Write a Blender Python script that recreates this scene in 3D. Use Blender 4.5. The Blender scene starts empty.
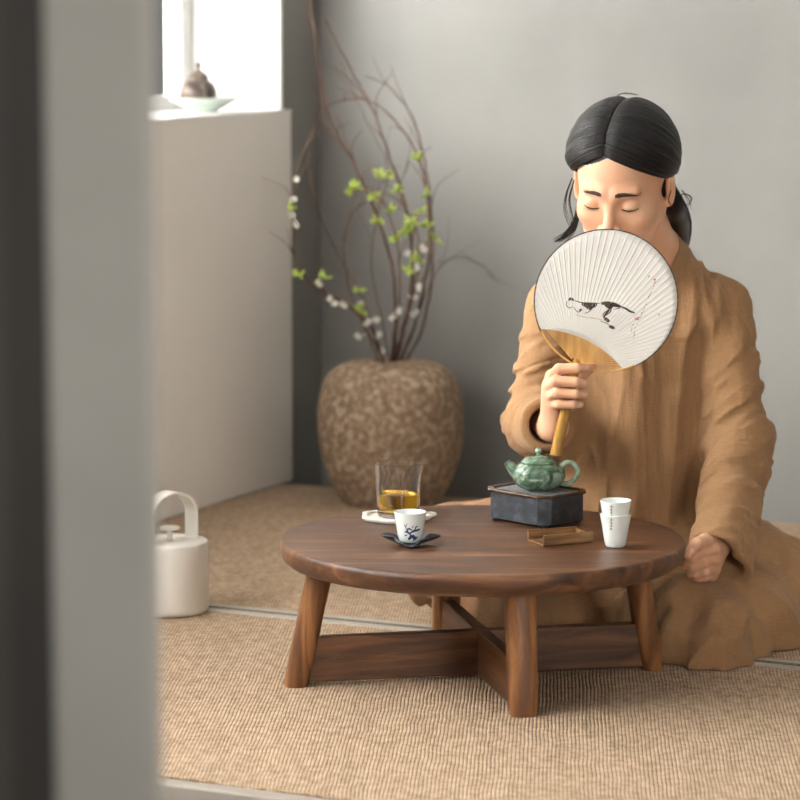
import bpy, math, random
import numpy as np
from mathutils import Vector, Matrix
random.seed(7); rng = np.random.default_rng(11)
S = bpy.context.scene; COL = S.collection
PI = math.pi; R = math.radians

# ------------------------------------------------------------------ camera
F = 3100.0; CZ = 1.10; PITCH = math.atan(415/F)
cd = bpy.data.cameras.new('camera'); cam = bpy.data.objects.new('camera', cd); COL.objects.link(cam)
cam.location = (0, 0, CZ); cam.rotation_euler = (PI/2-PITCH, 0, 0)
cd.sensor_width = 36; cd.lens = F/800*36; cd.clip_start = .05; cd.clip_end = 60
cd.dof.use_dof = True; cd.dof.focus_distance = 4.88; cd.dof.aperture_fstop = 4.8
S.camera = cam
def at(x, y, Y):                                   # the world point at depth Y on a sight line
    u = x-400; v = y-400
    r = (u, F*math.cos(PITCH)-v*math.sin(PITCH), -F*math.sin(PITCH)-v*math.cos(PITCH))
    k = Y/r[1]
    return Vector((r[0]*k, Y, r[2]*k+CZ))
RS, RC = .4359, .9000                              # room axes in the world
RA = -math.atan2(RS, RC)
def room(X, Y, Z=0): return Vector((X*RC+Y*RS, -X*RS+Y*RC, Z))

# ------------------------------------------------------------------ materials
def rgb(r, g, b):
    f = lambda c: (c/12.92 if c <= .04045 else ((c+.055)/1.055)**2.4)
    return (f(r/255), f(g/255), f(b/255), 1)
def M(name, c1, c2=None, scale=8, stretch=(1, 1, 1), rough=.6, rough2=None, bump=0, bscale=60, bstretch=(1, 1, 1),
      detail=5, lo=.35, hi=.65, dist=0, spec=.5, trans=0, ior=1.45, sss=0, coat=0, sheen=0, c3=None, coord='Object', tr_thin=0):
    m = bpy.data.materials.new(name); m.use_nodes = True
    n = m.node_tree.nodes; l = m.node_tree.links; b = n['Principled BSDF']
    b.inputs['Roughness'].default_value = rough
    b.inputs['Specular IOR Level'].default_value = spec
    b.inputs['IOR'].default_value = ior
    b.inputs['Transmission Weight'].default_value = trans
    b.inputs['Coat Weight'].default_value = coat
    b.inputs['Sheen Weight'].default_value = sheen
    if sss:
        b.inputs['Subsurface Weight'].default_value = sss; b.inputs['Subsurface Scale'].default_value = .006
        b.inputs['Subsurface Radius'].default_value = (1, .4, .2)
    tc = n.new('ShaderNodeTexCoord')
    def noise(sc, st, det):
        mp = n.new('ShaderNodeMapping'); mp.inputs['Scale'].default_value = st
        l.new(tc.outputs[coord], mp.inputs[0])
        x = n.new('ShaderNodeTexNoise'); x.inputs['Scale'].default_value = sc; x.inputs['Detail'].default_value = det
        x.inputs['Distortion'].default_value = dist
        l.new(mp.outputs[0], x.inputs['Vector']); return x.outputs['Fac']
    if c2:
        nz = noise(scale, stretch, detail)
        rp = n.new('ShaderNodeValToRGB'); rp.color_ramp.elements[0].position = lo; rp.color_ramp.elements[1].position = hi
        rp.color_ramp.elements[0].color = c1; rp.color_ramp.elements[1].color = c2
        if c3: e = rp.color_ramp.elements.new((lo+hi)/2); e.color = c3
        l.new(nz, rp.inputs[0]); l.new(rp.outputs[0], b.inputs['Base Color'])
        if rough2 is not None:
            mr = n.new('ShaderNodeMapRange'); mr.inputs[3].default_value = rough; mr.inputs[4].default_value = rough2
            l.new(nz, mr.inputs[0]); l.new(mr.outputs[0], b.inputs['Roughness'])
    else: b.inputs['Base Color'].default_value = c1
    if bump:
        bn = n.new('ShaderNodeBump'); bn.inputs['Strength'].default_value = 1; bn.inputs['Distance'].default_value = bump
        l.new(noise(bscale, bstretch, 4), bn.inputs['Height']); l.new(bn.outputs[0], b.inputs['Normal'])
    return m
def linen(name, c1, c2, bump=.0006):
    m = M(name, c1, c2, scale=5, stretch=(1, 1, .5), rough=.92, spec=.15, sheen=.1, detail=6, lo=.3, hi=.7)
    n = m.node_tree.nodes; l = m.node_tree.links; b = n['Principled BSDF']
    tc = n.new('ShaderNodeTexCoord'); hs = []
    for st, sc in (((1, 1, .07), 800), ((.07, .07, 1), 800), ((1, 1, .3), 24), ((1, 1, .16), 60)):
        mp = n.new('ShaderNodeMapping'); mp.inputs['Scale'].default_value = st; l.new(tc.outputs['Object'], mp.inputs[0])
        x = n.new('ShaderNodeTexNoise'); x.inputs['Scale'].default_value = sc; x.inputs['Detail'].default_value = 2
        l.new(mp.outputs[0], x.inputs['Vector']); hs.append(x.outputs['Fac'])
    def mad(a, k, c):
        q = n.new('ShaderNodeMath'); q.operation = 'MULTIPLY_ADD'; l.new(a, q.inputs[0]); q.inputs[1].default_value = k
        if c is None: q.inputs[2].default_value = 0
        else: l.new(c, q.inputs[2])
        return q.outputs[0]
    h = mad(hs[0], .5, None); h = mad(hs[1], .5, h); h = mad(hs[2], 6.0, h); h = mad(hs[3], 2.4, h)
    bn = n.new('ShaderNodeBump'); bn.inputs['Strength'].default_value = 1; bn.inputs['Distance'].default_value = bump
    l.new(h, bn.inputs['Height']); l.new(bn.outputs[0], b.inputs['Normal'])
    # thread slubs in the colour
    mx = n.new('ShaderNodeMix'); mx.data_type = 'RGBA'; mx.blend_type = 'MULTIPLY'
    rp = n.new('ShaderNodeValToRGB'); rp.color_ramp.elements[0].color = (.86, .85, .84, 1); rp.color_ramp.elements[1].color = (1.07, 1.07, 1.07, 1)
    rp.color_ramp.elements[0].position = .35; rp.color_ramp.elements[1].position = .65
    av = n.new('ShaderNodeMath'); av.operation = 'ADD'; l.new(hs[0], av.inputs[0]); l.new(hs[1], av.inputs[1])
    hf = n.new('ShaderNodeMath'); hf.operation = 'MULTIPLY'; hf.inputs[1].default_value = .5; l.new(av.outputs[0], hf.inputs[0])
    l.new(hf.outputs[0], rp.inputs[0])
    src = b.inputs['Base Color'].links[0].from_socket
    mx.inputs['Factor'].default_value = 1; l.new(src, mx.inputs[6]); l.new(rp.outputs[0], mx.inputs[7]); l.new(mx.outputs[2], b.inputs['Base Color'])
    return m
def weave_mat():
    m = bpy.data.materials.new('woven_reed'); m.use_nodes = True
    n = m.node_tree.nodes; l = m.node_tree.links; b = n['Principled BSDF']
    b.inputs['Roughness'].default_value = .85; b.inputs['Specular IOR Level'].default_value = .2
    tc = n.new('ShaderNodeTexCoord'); sp = n.new('ShaderNodeSeparateXYZ'); l.new(tc.outputs['Object'], sp.inputs[0])
    def mt(op, a, k=None):
        q = n.new('ShaderNodeMath'); q.operation = op
        l.new(a, q.inputs[0])
        if k is not None:
            if isinstance(k, (int, float)): q.inputs[1].default_value = k
            else: l.new(k, q.inputs[1])
        return q.outputs[0]
    wz = n.new('ShaderNodeTexNoise'); wz.inputs['Scale'].default_value = 14; l.new(tc.outputs['Object'], wz.inputs['Vector'])
    wob = mt('MULTIPLY', wz.outputs['Fac'], .006)
    px, py = .0062, .0072
    X = mt('DIVIDE', mt('ADD', mt('ADD', sp.outputs[0], wob), mt('MULTIPLY', sp.outputs[1], .42)), px)
    fl = mt('FLOOR', X); par = mt('MULTIPLY', fl, .0)
    Yy = mt('ADD', mt('DIVIDE', mt('ADD', sp.outputs[1], wob), py), par)
    sx = mt('ABSOLUTE', mt('SINE', mt('MULTIPLY', X, PI))); sy = mt('ABSOLUTE', mt('SINE', mt('MULTIPLY', Yy, PI)))
    h = mt('MULTIPLY', mt('POWER', sx, .6), mt('POWER', sy, .45))
    bn = n.new('ShaderNodeBump'); bn.inputs['Distance'].default_value = .0019; bn.inputs['Strength'].default_value = 1
    l.new(h, bn.inputs['Height']); l.new(bn.outputs[0], b.inputs['Normal'])
    rp = n.new('ShaderNodeValToRGB'); rp.color_ramp.elements[0].color = rgb(148, 124, 101); rp.color_ramp.elements[1].color = rgb(202, 178, 152)
    rp.color_ramp.elements[0].position = .1; rp.color_ramp.elements[1].position = .8
    l.new(h, rp.inputs[0])
    nz = n.new('ShaderNodeTexNoise'); nz.inputs['Scale'].default_value = 90; nz.inputs['Detail'].default_value = 4; l.new(tc.outputs['Object'], nz.inputs['Vector'])
    r2 = n.new('ShaderNodeValToRGB'); r2.color_ramp.elements[0].color = (.66, .62, .56, 1); r2.color_ramp.elements[1].color = (1.1, 1.1, 1.1, 1)
    r2.color_ramp.elements[0].position = .3; r2.color_ramp.elements[1].position = .65
    l.new(nz.outputs['Fac'], r2.inputs[0])
    mx = n.new('ShaderNodeMix'); mx.data_type = 'RGBA'; mx.blend_type = 'MULTIPLY'; mx.inputs['Factor'].default_value = 1
    l.new(rp.outputs[0], mx.inputs[6]); l.new(r2.outputs[0], mx.inputs[7]); l.new(mx.outputs[2], b.inputs['Base Color'])
    return m

MT = dict(
 plaster=M('grey_plaster', rgb(132, 131, 128), rgb(146, 145, 142), scale=1.6, rough=.9, spec=.2, bump=.003, bscale=12, detail=8),
 wallwhite=M('white_wall_paint', rgb(240, 236, 230), rgb(244, 240, 234), scale=3, rough=.8, spec=.2, bump=.0005, bscale=80),
 sillwhite=M('bright_white_paint', rgb(240, 240, 238), rough=.6),
 frame=M('painted_window_frame', rgb(205, 204, 200), rough=.5),
 post=M('grey_door_paint', rgb(148, 145, 138), rgb(156, 153, 146), scale=5, rough=.6),
 panel=M('dark_door_panel', rgb(62, 59, 55), rgb(70, 66, 61), scale=5, rough=.7),
 ceil=M('ceiling_paint', rgb(205, 203, 198), rough=.9),
 floor=M('dark_floorboards', rgb(40, 32, 26), rgb(58, 46, 36), scale=4, stretch=(1, 12, 1), rough=.5),
 border=M('mat_border_cloth', rgb(172, 165, 152), rgb(186, 178, 165), scale=200, rough=.9),
 border_line=M('mat_border_dark_thread', rgb(66, 62, 56), rough=.9),
 edging=M('pale_edging', rgb(152, 144, 134), rough=.7),
 weave=weave_mat(),
 top=M('walnut_top', rgb(58, 36, 24), rgb(124, 86, 58), c3=rgb(86, 56, 37), scale=3.2, stretch=(1.2, 13, 13), rough=.33, rough2=.42, bump=.0006, bscale=40, bstretch=(1, 14, 14), detail=7, lo=.3, hi=.7, dist=.7, spec=.5),
 leg=M('walnut_leg', rgb(84, 50, 26), rgb(164, 114, 68), c3=rgb(120, 78, 44), scale=5, stretch=(10, 10, 1), rough=.38, bump=.0005, bscale=40, bstretch=(10, 10, 1), detail=7, lo=.3, hi=.7, dist=.8),
 rail=M('walnut_rail', rgb(62, 38, 22), rgb(120, 80, 48), c3=rgb(88, 56, 32), scale=4, stretch=(1.5, 1.5, 12), rough=.4, bump=.0005, bscale=40, bstretch=(1, 1, 12), detail=7, lo=.3, hi=.7, dist=1.0),
 stone=M('rough_stoneware', rgb(116, 98, 82), rgb(184, 166, 144), c3=rgb(144, 122, 100), scale=66, rough=.92, bump=.006, bscale=38, detail=9, lo=.3, hi=.7, spec=.15),
 bark=M('brown_bark', rgb(70, 48, 38), rgb(110, 80, 62), scale=30, rough=.9),
 leaf=M('young_leaf', rgb(168, 194, 84), rgb(200, 218, 120), scale=30, rough=.5),
 petal=M('white_petal', rgb(235, 232, 222), rough=.6),
 white=M('white_enamel', rgb(226, 222, 214), rough=.42),
 glass=M('clear_glass', (1, 1, 1, 1), rough=.0, trans=1, ior=1.46),
 tea=M('amber_tea', rgb(255, 206, 70), rough=.0, trans=1, ior=1.33),
 porcelain=M('white_porcelain', rgb(226, 232, 228), rough=.18, coat=.4),
 celadon=M('pale_celadon', rgb(196, 212, 200), rgb(216, 226, 216), scale=20, rough=.2, coat=.4),
 blue=M('cobalt_blue_glaze', rgb(36, 46, 78), rgb(70, 84, 122), scale=300, rough=.25),
 redink=M('dark_red_ink', rgb(92, 38, 30), rough=.4),
 ink=M('black_ink', rgb(62, 52, 46), rgb(88, 76, 68), scale=120, rough=.8),
 pink=M('faded_red_ink', rgb(196, 140, 128), rgb(214, 170, 158), scale=200, rough=.8),
 coaster=M('white_coaster', rgb(232, 228, 220), rgb(222, 216, 206), scale=40, rough=.6, bump=.0005, bscale=200),
 saucer=M('dark_saucer_glaze', rgb(24, 24, 30), rgb(46, 48, 60), scale=60, rough=.32, coat=.3, bump=.0004, bscale=200),
 boat=M('dark_iron_glaze', rgb(40, 44, 48), rgb(78, 84, 90), c3=rgb(54, 58, 64), scale=55, rough=.36, bump=.0006, bscale=260, lo=.3, hi=.72),
 boatrim=M('brown_rim_glaze', rgb(56, 38, 30), rgb(90, 66, 52), scale=70, rough=.25, coat=.3),
 boatslat=M('grey_slat_glaze', rgb(120, 122, 122), rgb(150, 152, 150), scale=90, rough=.3),
 pot=M('green_glaze', rgb(40, 60, 48), rgb(148, 168, 148), c3=rgb(86, 112, 92), scale=46, stretch=(1, 1, 1.3), rough=.13, coat=.5, bump=.0035, bscale=42, detail=4, lo=.28, hi=.72, dist=1.2),
 potpale=M('pale_green_glaze', rgb(98, 122, 102), rgb(160, 178, 156), scale=60, rough=.15, coat=.5),
 darkpot=M('mottled_brown_glaze', rgb(44, 36, 32), rgb(120, 104, 92), scale=35, rough=.35),
 scoop=M('bamboo_scoop', rgb(96, 68, 40), rgb(140, 104, 66), scale=8, stretch=(1.5, 14, 14), rough=.4),
 paper=M('fan_paper', rgb(236, 234, 228), rgb(228, 226, 220), scale=10, rough=.85, spec=.1),
 bamboo=M('golden_bamboo', rgb(196, 146, 78), rgb(222, 178, 108), scale=20, stretch=(8, 8, 1), rough=.4),
 bamboo2=M('polished_bamboo_handle', rgb(150, 108, 46), rgb(190, 148, 78), scale=14, stretch=(8, 8, 1), rough=.25, coat=.3),
 rimblack=M('black_fan_binding', rgb(40, 38, 36), rough=.6),
 skin=M('skin', rgb(214, 164, 132), rgb(226, 180, 148), scale=14, rough=.5, sss=.25, bump=.0002, bscale=500, spec=.4),
 lip=M('lip', rgb(188, 108, 98), rough=.4, sss=.2),
 scalp=M('dark_scalp', rgb(26, 22, 22), rough=.6),
 nail=M('nail', rgb(232, 188, 170), rough=.25),
 lash=M('black_lash', rgb(24, 18, 16), rough=.6),
 brow=M('dark_brow', rgb(52, 38, 32), rgb(70, 52, 44), scale=200, rough=.8),
 robe=linen('camel_linen', rgb(154, 118, 84), rgb(168, 132, 96), .0013),
 dark=M('dark_inner_cloth', rgb(22, 24, 36), rough=.9),
 button=M('metal_button', rgb(180, 180, 175), rough=.25),
)
def hair_mat():
    m = bpy.data.materials.new('black_hair'); m.use_nodes = True
    n = m.node_tree.nodes; l = m.node_tree.links; b = n['Principled BSDF']
    b.inputs['Base Color'].default_value = rgb(13, 11, 12); b.inputs['Roughness'].default_value = .32
    b.inputs['Specular IOR Level'].default_value = .32
    tc = n.new('ShaderNodeTexCoord'); mp = n.new('ShaderNodeMapping'); mp.inputs['Scale'].default_value = (90, 1.4, 1)
    l.new(tc.outputs['UV'], mp.inputs[0])
    x = n.new('ShaderNodeTexNoise'); x.inputs['Scale'].default_value = 1.0; x.inputs['Detail'].default_value = 5
    l.new(mp.outputs[0], x.inputs['Vector'])
    bn = n.new('ShaderNodeBump'); bn.inputs['Distance'].default_value = .004; l.new(x.outputs['Fac'], bn.inputs['Height'])
    l.new(bn.outputs[0], b.inputs['Normal']); return m
MT['hair'] = hair_mat()

# ------------------------------------------------------------------ mesh helpers
class MB:
    def __init__(s): s.v = []; s.f = []; s.m = []; s.uv = None
    def add(s, vs, fs, mi=0):
        k = len(s.v); s.v += [tuple(p) for p in vs]; s.f += [tuple(i+k for i in f) for f in fs]; s.m += [mi]*len(fs); return s
    def box(s, c, d, rz=0, mi=0, mat=None):
        T = Matrix.Rotation(rz, 4, 'Z') if mat is None else mat
        vs = [Vector(c)+T @ Vector((x*d[0]/2, y*d[1]/2, z*d[2]/2)) for x in (-1, 1) for y in (-1, 1) for z in (-1, 1)]
        return s.add(vs, [(0, 1, 3, 2), (4, 6, 7, 5), (0, 4, 5, 1), (2, 3, 7, 6), (0, 2, 6, 4), (1, 5, 7, 3)], mi)
    def span(s, a, b, mi=0): return s.box([(p+q)/2 for p, q in zip(a, b)], [abs(q-p) for p, q in zip(a, b)], mi=mi)
    def lathe(s, prof, c=(0, 0, 0), n=48, mi=0, fn=None, closed=False):
        vs = []
        for (r, z) in prof:
            for k in range(n):
                a = 2*PI*k/n; rr, zz = (r, z) if fn is None else fn(r, z, a)
                vs.append((c[0]+rr*math.cos(a), c[1]+rr*math.sin(a), c[2]+zz))
        fs = []; m = len(prof)
        for i in range(m-1 if not closed else m):
            j = (i+1) % m
            for k in range(n):
                q = (k+1) % n; fs.append((i*n+k, i*n+q, j*n+q, j*n+k))
        if not closed:
            if prof[0][0] > 1e-5: fs.append(tuple(range(n))[::-1])
            if prof[-1][0] > 1e-5: fs.append(tuple((m-1)*n+k for k in range(n)))
        return s.add(vs, fs, mi)
    def tube(s, pts, rad, n=10, mi=0, flat=1.0, up=None, close=False):
        pts = [Vector(p) for p in pts]; N = len(pts)
        rad = rad if hasattr(rad, '__len__') else [rad]*N
        vs = []; prev = None
        for i, p in enumerate(pts):
            if close: t = (pts[(i+1) % N]-pts[i-1]).normalized()
            else: t = (pts[min(i+1, N-1)]-pts[max(i-1, 0)]).normalized()
            if prev is None:
                u = Vector(up) if up else (Vector((0, 0, 1)) if abs(t.z) < .9 else Vector((1, 0, 0)))
            else: u = prev
            u = (u-t*u.dot(t)).normalized(); w = t.cross(u); prev = u
            for k in range(n):
                a = 2*PI*k/n; vs.append(p+(u*math.cos(a)+w*math.sin(a)*flat)*rad[i])
        fs = []
        for i in range(N if close else N-1):
            j = (i+1) % N
            for k in range(n): q = (k+1) % n; fs.append((i*n+k, i*n+q, j*n+q, j*n+k))
        if not close: fs += [tuple(range(n))[::-1], tuple((N-1)*n+k for k in range(n))]
        return s.add(vs, fs, mi)
    def prism(s, outl, z0, z1, mi=0, c=(0, 0, 0)):
        n = len(outl)
        vs = [(c[0]+x, c[1]+y, c[2]+z0) for x, y in outl]+[(c[0]+x, c[1]+y, c[2]+z1) for x, y in outl]
        fs = [tuple(range(n))[::-1], tuple(range(n, 2*n))]+[(k, (k+1) % n, (k+1) % n+n, k+n) for k in range(n)]
        return s.add(vs, fs, mi)
    def ring(s, o1, o2, z0, z1, mi=0):               # hollow prism between two outlines with the same count
        n = len(o1); vs = [(x, y, z) for o, z in ((o1, z0), (o2, z0), (o2, z1), (o1, z1)) for x, y in o]
        fs = []
        for a in range(4):
            b = (a+1) % 4
            for k in range(n): q = (k+1) % n; fs.append((a*n+k, a*n+q, b*n+q, b*n+k))
        return s.add(vs, fs, mi)
    def ball(s, c, r, mi=0, n=12):
        r = r if hasattr(r, '__len__') else (r, r, r)
        prof = [(math.sin(PI*i/n), -math.cos(PI*i/n)) for i in range(n+1)]
        k0 = len(s.v); s.lathe([(max(p[0], 1e-4), p[1]) for p in prof], n=2*n, mi=mi)
        s.v[k0:] = [(c[0]+x*r[0], c[1]+y*r[1], c[2]+z*r[2]) for x, y, z in s.v[k0:]]; return s
    def grid(s, fn, nu, nv, mi=0):
        k0 = len(s.v)
        vs = [fn(i/(nu-1), j/(nv-1)) for i in range(nu) for j in range(nv)]
        fs = [(i*nv+j, (i+1)*nv+j, (i+1)*nv+j+1, i*nv+j+1) for i in range(nu-1) for j in range(nv-1)]
        s.add(vs, fs, mi)
        s.uv = s.uv or {}
        for i in range(nu):
            for j in range(nv): s.uv[k0+i*nv+j] = (i/(nu-1), j/(nv-1))
        return s
    def build(s, name, mats, parent=None, bevel=0, sub=0, solid=0, ang=40, world=False, off=0):
        me = bpy.data.meshes.new(name)
        o3 = Vector(parent.location) if (parent and world) else Vector((0, 0, 0))
        if world and parent and parent.parent: o3 = Vector(parent.parent.location)
        me.from_pydata([tuple(Vector(p)-o3) for p in s.v], [], s.f); me.validate()
        mats = mats if isinstance(mats, (list, tuple)) else [mats]
        for m in mats: me.materials.append(m)
        if len(mats) > 1 and len(me.polygons) == len(s.m): me.polygons.foreach_set('material_index', s.m)
        me.polygons.foreach_set('use_smooth', [True]*len(me.polygons))
        if s.uv:
            ul = me.uv_layers.new(name='uv')
            for lp in me.loops: ul.data[lp.index].uv = s.uv.get(lp.vertex_index, (0, 0))
        me.update()
        try: me.set_sharp_from_angle(angle=R(ang))
        except Exception: pass
        o = bpy.data.objects.new(name, me); COL.objects.link(o)
        if parent: o.parent = parent
        if solid: q = o.modifiers.new('s', 'SOLIDIFY'); q.thickness = solid; q.offset = off
        if bevel:
            q = o.modifiers.new('b', 'BEVEL'); q.width = bevel; q.segments = 3; q.limit_method = 'ANGLE'; q.angle_limit = R(35)
        if sub: q = o.modifiers.new('u', 'SUBSURF'); q.levels = sub; q.render_levels = sub
        return o
def thing(name, label, cat, loc=(0, 0, 0), rz=0, group=None):
    o = bpy.data.objects.new(name, None); COL.objects.link(o); o.location = loc; o.rotation_euler = (0, 0, rz)
    o.empty_display_size = .05
    return tag(o, label, cat, group)
def tag(o, label, cat, group=None):
    o['label'] = label; o['category'] = cat
    if group: o['group'] = group
    return o
def struct(o): o['kind'] = 'structure'; return o
def spline(pts, n=8):                                 # Catmull-Rom
    pts = [Vector(p) for p in pts]; P = [pts[0]*2-pts[1]]+pts+[pts[-1]*2-pts[-2]]; out = []
    for i in range(1, len(P)-2):
        for k in range(n):
            t = k/n; a, b, c, d = P[i-1:i+3]
            out.append(.5*((2*b)+(c-a)*t+(2*a-5*b+4*c-d)*t*t+(3*b-a-3*c+d)*t**3))
    out.append(pts[-1]); return out
def lerp(a, b, t): return a+(b-a)*t

# ------------------------------------------------------------------ signed distance surfaces (body, robe)
LAT = rng.random((32, 32, 32)).astype(np.float32)
def vnoise(P):
    i = np.floor(P).astype(np.int32); f = (P-i).astype(np.float32); f = f*f*(3-2*f)
    out = 0
    for dx in (0, 1):
        wx = f[:, 0] if dx else 1-f[:, 0]
        for dy in (0, 1):
            wy = f[:, 1] if dy else 1-f[:, 1]
            for dz in (0, 1):
                wz = f[:, 2] if dz else 1-f[:, 2]
                out = out+LAT[(i[:, 0]+dx) & 31, (i[:, 1]+dy) & 31, (i[:, 2]+dz) & 31]*wx*wy*wz
    return out-.5
def V3(a): return np.array(tuple(a), dtype=np.float32)
def cap(P, a, b, ra, rb=None):
    rb = ra if rb is None else rb; a = V3(a); b = V3(b); ab = b-a
    t = np.clip(((P-a) @ ab)/max(float(ab @ ab), 1e-12), 0, 1)
    return np.linalg.norm(P-a-t[:, None]*ab, axis=1)-(ra+(rb-ra)*t)
def ell(P, c, r, rot=None):
    q = P-V3(c)
    if rot is not None: q = q @ rot
    r = V3(r); k0 = np.linalg.norm(q/r, axis=1); k1 = np.linalg.norm(q/(r*r), axis=1)+1e-9
    return k0*(k0-1)/k1
def smin(a, b, k):
    h = np.clip(.5+.5*(b-a)/k, 0, 1); return b+(a-b)*h-k*h*(1-h)
def smax(a, b, k): return -smin(-a, -b, k)
def chain(P, pts, rads, k=.006):
    d = None
    for i in range(len(pts)-1):
        e = cap(P, pts[i], pts[i+1], rads[i], rads[i+1]); d = e if d is None else smin(d, e, k)
    return d
def surface(fn, lo, hi, h):
    """Surface nets over a block-sparse grid."""
    lo = np.array(lo, dtype=np.float64); B = 8
    nb = np.ceil((np.array(hi)-lo)/h/B).astype(int); n = nb*B
    bc = np.stack(np.meshgrid(*[np.arange(k) for k in nb], indexing='ij'), -1).reshape(-1, 3)
    cen = (lo+(bc*B+B/2)*h).astype(np.float32)
    dc = fn(cen); act = np.abs(dc) < B*h*.87*1.35+.012
    V = np.empty(n, dtype=np.float32)
    V[:] = np.repeat(np.repeat(np.repeat(np.where(dc > 0, 1, -1).reshape(nb), B, 0), B, 1), B, 2)
    off = np.stack(np.meshgrid(*[np.arange(B)]*3, indexing='ij'), -1).reshape(-1, 3)
    ab = bc[act]
    for s in range(0, len(ab), 400):
        idx = (ab[s:s+400, None, :]*B+off[None]).reshape(-1, 3)
        V[idx[:, 0], idx[:, 1], idx[:, 2]] = fn((lo+idx*h).astype(np.float32))
    sg = V < 0
    c = sg[:-1, :-1, :-1].astype(np.int8)*0
    for dx in (0, 1):
        for dy in (0, 1):
            for dz in (0, 1): c = c+sg[dx:n[0]-1+dx, dy:n[1]-1+dy, dz:n[2]-1+dz]
    cells = np.argwhere((c > 0) & (c < 8)); ids = -np.ones(c.shape, dtype=np.int64)
    ids[tuple(cells.T)] = np.arange(len(cells))
    pos = np.zeros((len(cells), 3)); cnt = np.zeros(len(cells))
    cor = [(x, y, z) for x in (0, 1) for y in (0, 1) for z in (0, 1)]
    for a in cor:
        for ax in range(3):
            if a[ax]: continue
            b = list(a); b[ax] = 1
            va = V[tuple((cells+a).T)]; vb = V[tuple((cells+b).T)]
            m = (va < 0) != (vb < 0); t = np.where(m, va/np.where(m, va-vb, 1), 0)
            p = np.tile(np.array(a, float), (len(cells), 1)); p[:, ax] += t
            pos[m] += p[m]; cnt[m] += 1
    vs = lo+(cells+pos/np.maximum(cnt, 1)[:, None])*h
    faces = []
    for ax in range(3):
        sl0 = [slice(1, n[i]-1) for i in range(3)]; sl1 = list(sl0); sl0[ax] = slice(0, n[ax]-1); sl1[ax] = slice(1, n[ax])
        A = sg[tuple(sl0)]; Bq = sg[tuple(sl1)]
        for flip in (0, 1):
            e = np.argwhere((A & ~Bq) if flip == 0 else (~A & Bq))
            if not len(e): continue
            o = np.ones(3, int); o[ax] = 0; e = e+o
            u = (ax+1) % 3; w = (ax+2) % 3; q = []
            for du, dw in ((1, 1), (0, 1), (0, 0), (1, 0)):
                g = e.copy(); g[:, u] -= du; g[:, w] -= dw; q.append(ids[tuple(g.T)])
            q = np.stack(q, 1)
            faces.append(q if flip == 0 else q[:, ::-1])
    return vs, np.concatenate(faces)
def relax(vs, fs, it=1, k=.5):
    for _ in range(it):
        acc = np.zeros_like(vs); cn = np.zeros(len(vs))
        for a, b in ((0, 1), (1, 2), (2, 3), (3, 0)):
            np.add.at(acc, fs[:, a], vs[fs[:, b]]); np.add.at(cn, fs[:, a], 1)
            np.add.at(acc, fs[:, b], vs[fs[:, a]]); np.add.at(cn, fs[:, b], 1)
        vs = vs*(1-k)+acc/np.maximum(cn, 1)[:, None]*k
    return vs
def npmesh(name, vs, fs, mats, parent, mi=None):
    me = bpy.data.meshes.new(name); me.from_pydata((vs-np.array(parent.location)).tolist(), [], fs.tolist())
    for m in mats: me.materials.append(m)
    me.polygons.foreach_set('use_smooth', [True]*len(me.polygons))
    if mi is not None: me.polygons.foreach_set('material_index', mi)
    me.update(); o = bpy.data.objects.new(name, me); COL.objects.link(o); o.parent = parent; return o

# ================================================================== SETTING
LW = -3.215                                            # plane of the left wall, room X
def rstruct(mb, name, mat, **k):
    o = mb.build(name, mat, **k); o.rotation_euler = (0, 0, RA); return struct(o)
WY0, WY1, WZ0, WZ1, WD = 1.95, 6.047, .828, 2.25, .235
b = MB(); b.span((LW-.30, 1.6, WZ1), (LW, WY1, 2.6)); b.span((LW-.30, WY1, -.05), (LW, 6.45, 2.6)); b.span((LW-.30, 1.6, -.05), (LW, WY0, WZ1)); b.span((LW-.30, WY0, -.05), (LW, WY1, WZ0-.005))
rstruct(b, 'wall_left', MT['plaster'])
b = MB(); b.span((LW-.002, WY0, -.0), (LW+.008, 6.072, WZ0-.004)); rstruct(b, 'trim_1', MT['wallwhite'], bevel=.002)
# white reveal lining and sill of the window
w = thing('window_1', 'deep white window opening with a bright pane above the low wall', 'window', room(LW, 0), RA); w['kind'] = 'structure'
del w['label'], w['category']
b = MB(); b.span((-WD, WY0, WZ0-.004), (.009, 6.072, WZ0)); b.build('window_sill', MT['sillwhite'], w)
b = MB(); b.span((-WD, WY1-.012, WZ0), (.0, WY1, WZ1)); b.span((-WD, WY0, WZ0), (0, WY0+.012, WZ1)); b.span((-WD, WY0, WZ1-.012), (0, WY1, WZ1)); b.build('window_reveal', MT['sillwhite'], w)
b = MB()
for y in (WY1-.06, 5.1, 4.2, 3.3, WY0+.012): b.span((-WD-.03, y, WZ0), (-WD+.015, y+.045, WZ1))
b.span((-WD-.03, WY0, WZ0), (-WD+.01, WY1, WZ0+.03)); b.build('window_frame', MT['frame'], w, bevel=.002)
pm = bpy.data.materials.new('bright_frosted_pane'); pm.use_nodes = True
pm.node_tree.nodes['Principled BSDF'].inputs['Base Color'].default_value = (.95, .95, .95, 1)
pm.node_tree.nodes['Principled BSDF'].inputs['Transmission Weight'].default_value = 1
pm.node_tree.nodes['Principled BSDF'].inputs['Roughness'].default_value = 0
pm.node_tree.nodes['Principled BSDF'].inputs['IOR'].default_value = 1.0
b = MB(); b.span((-WD-.012, WY0, WZ0), (-WD-.009, WY1, WZ1)); b.build('pane', pm, w)
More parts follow.
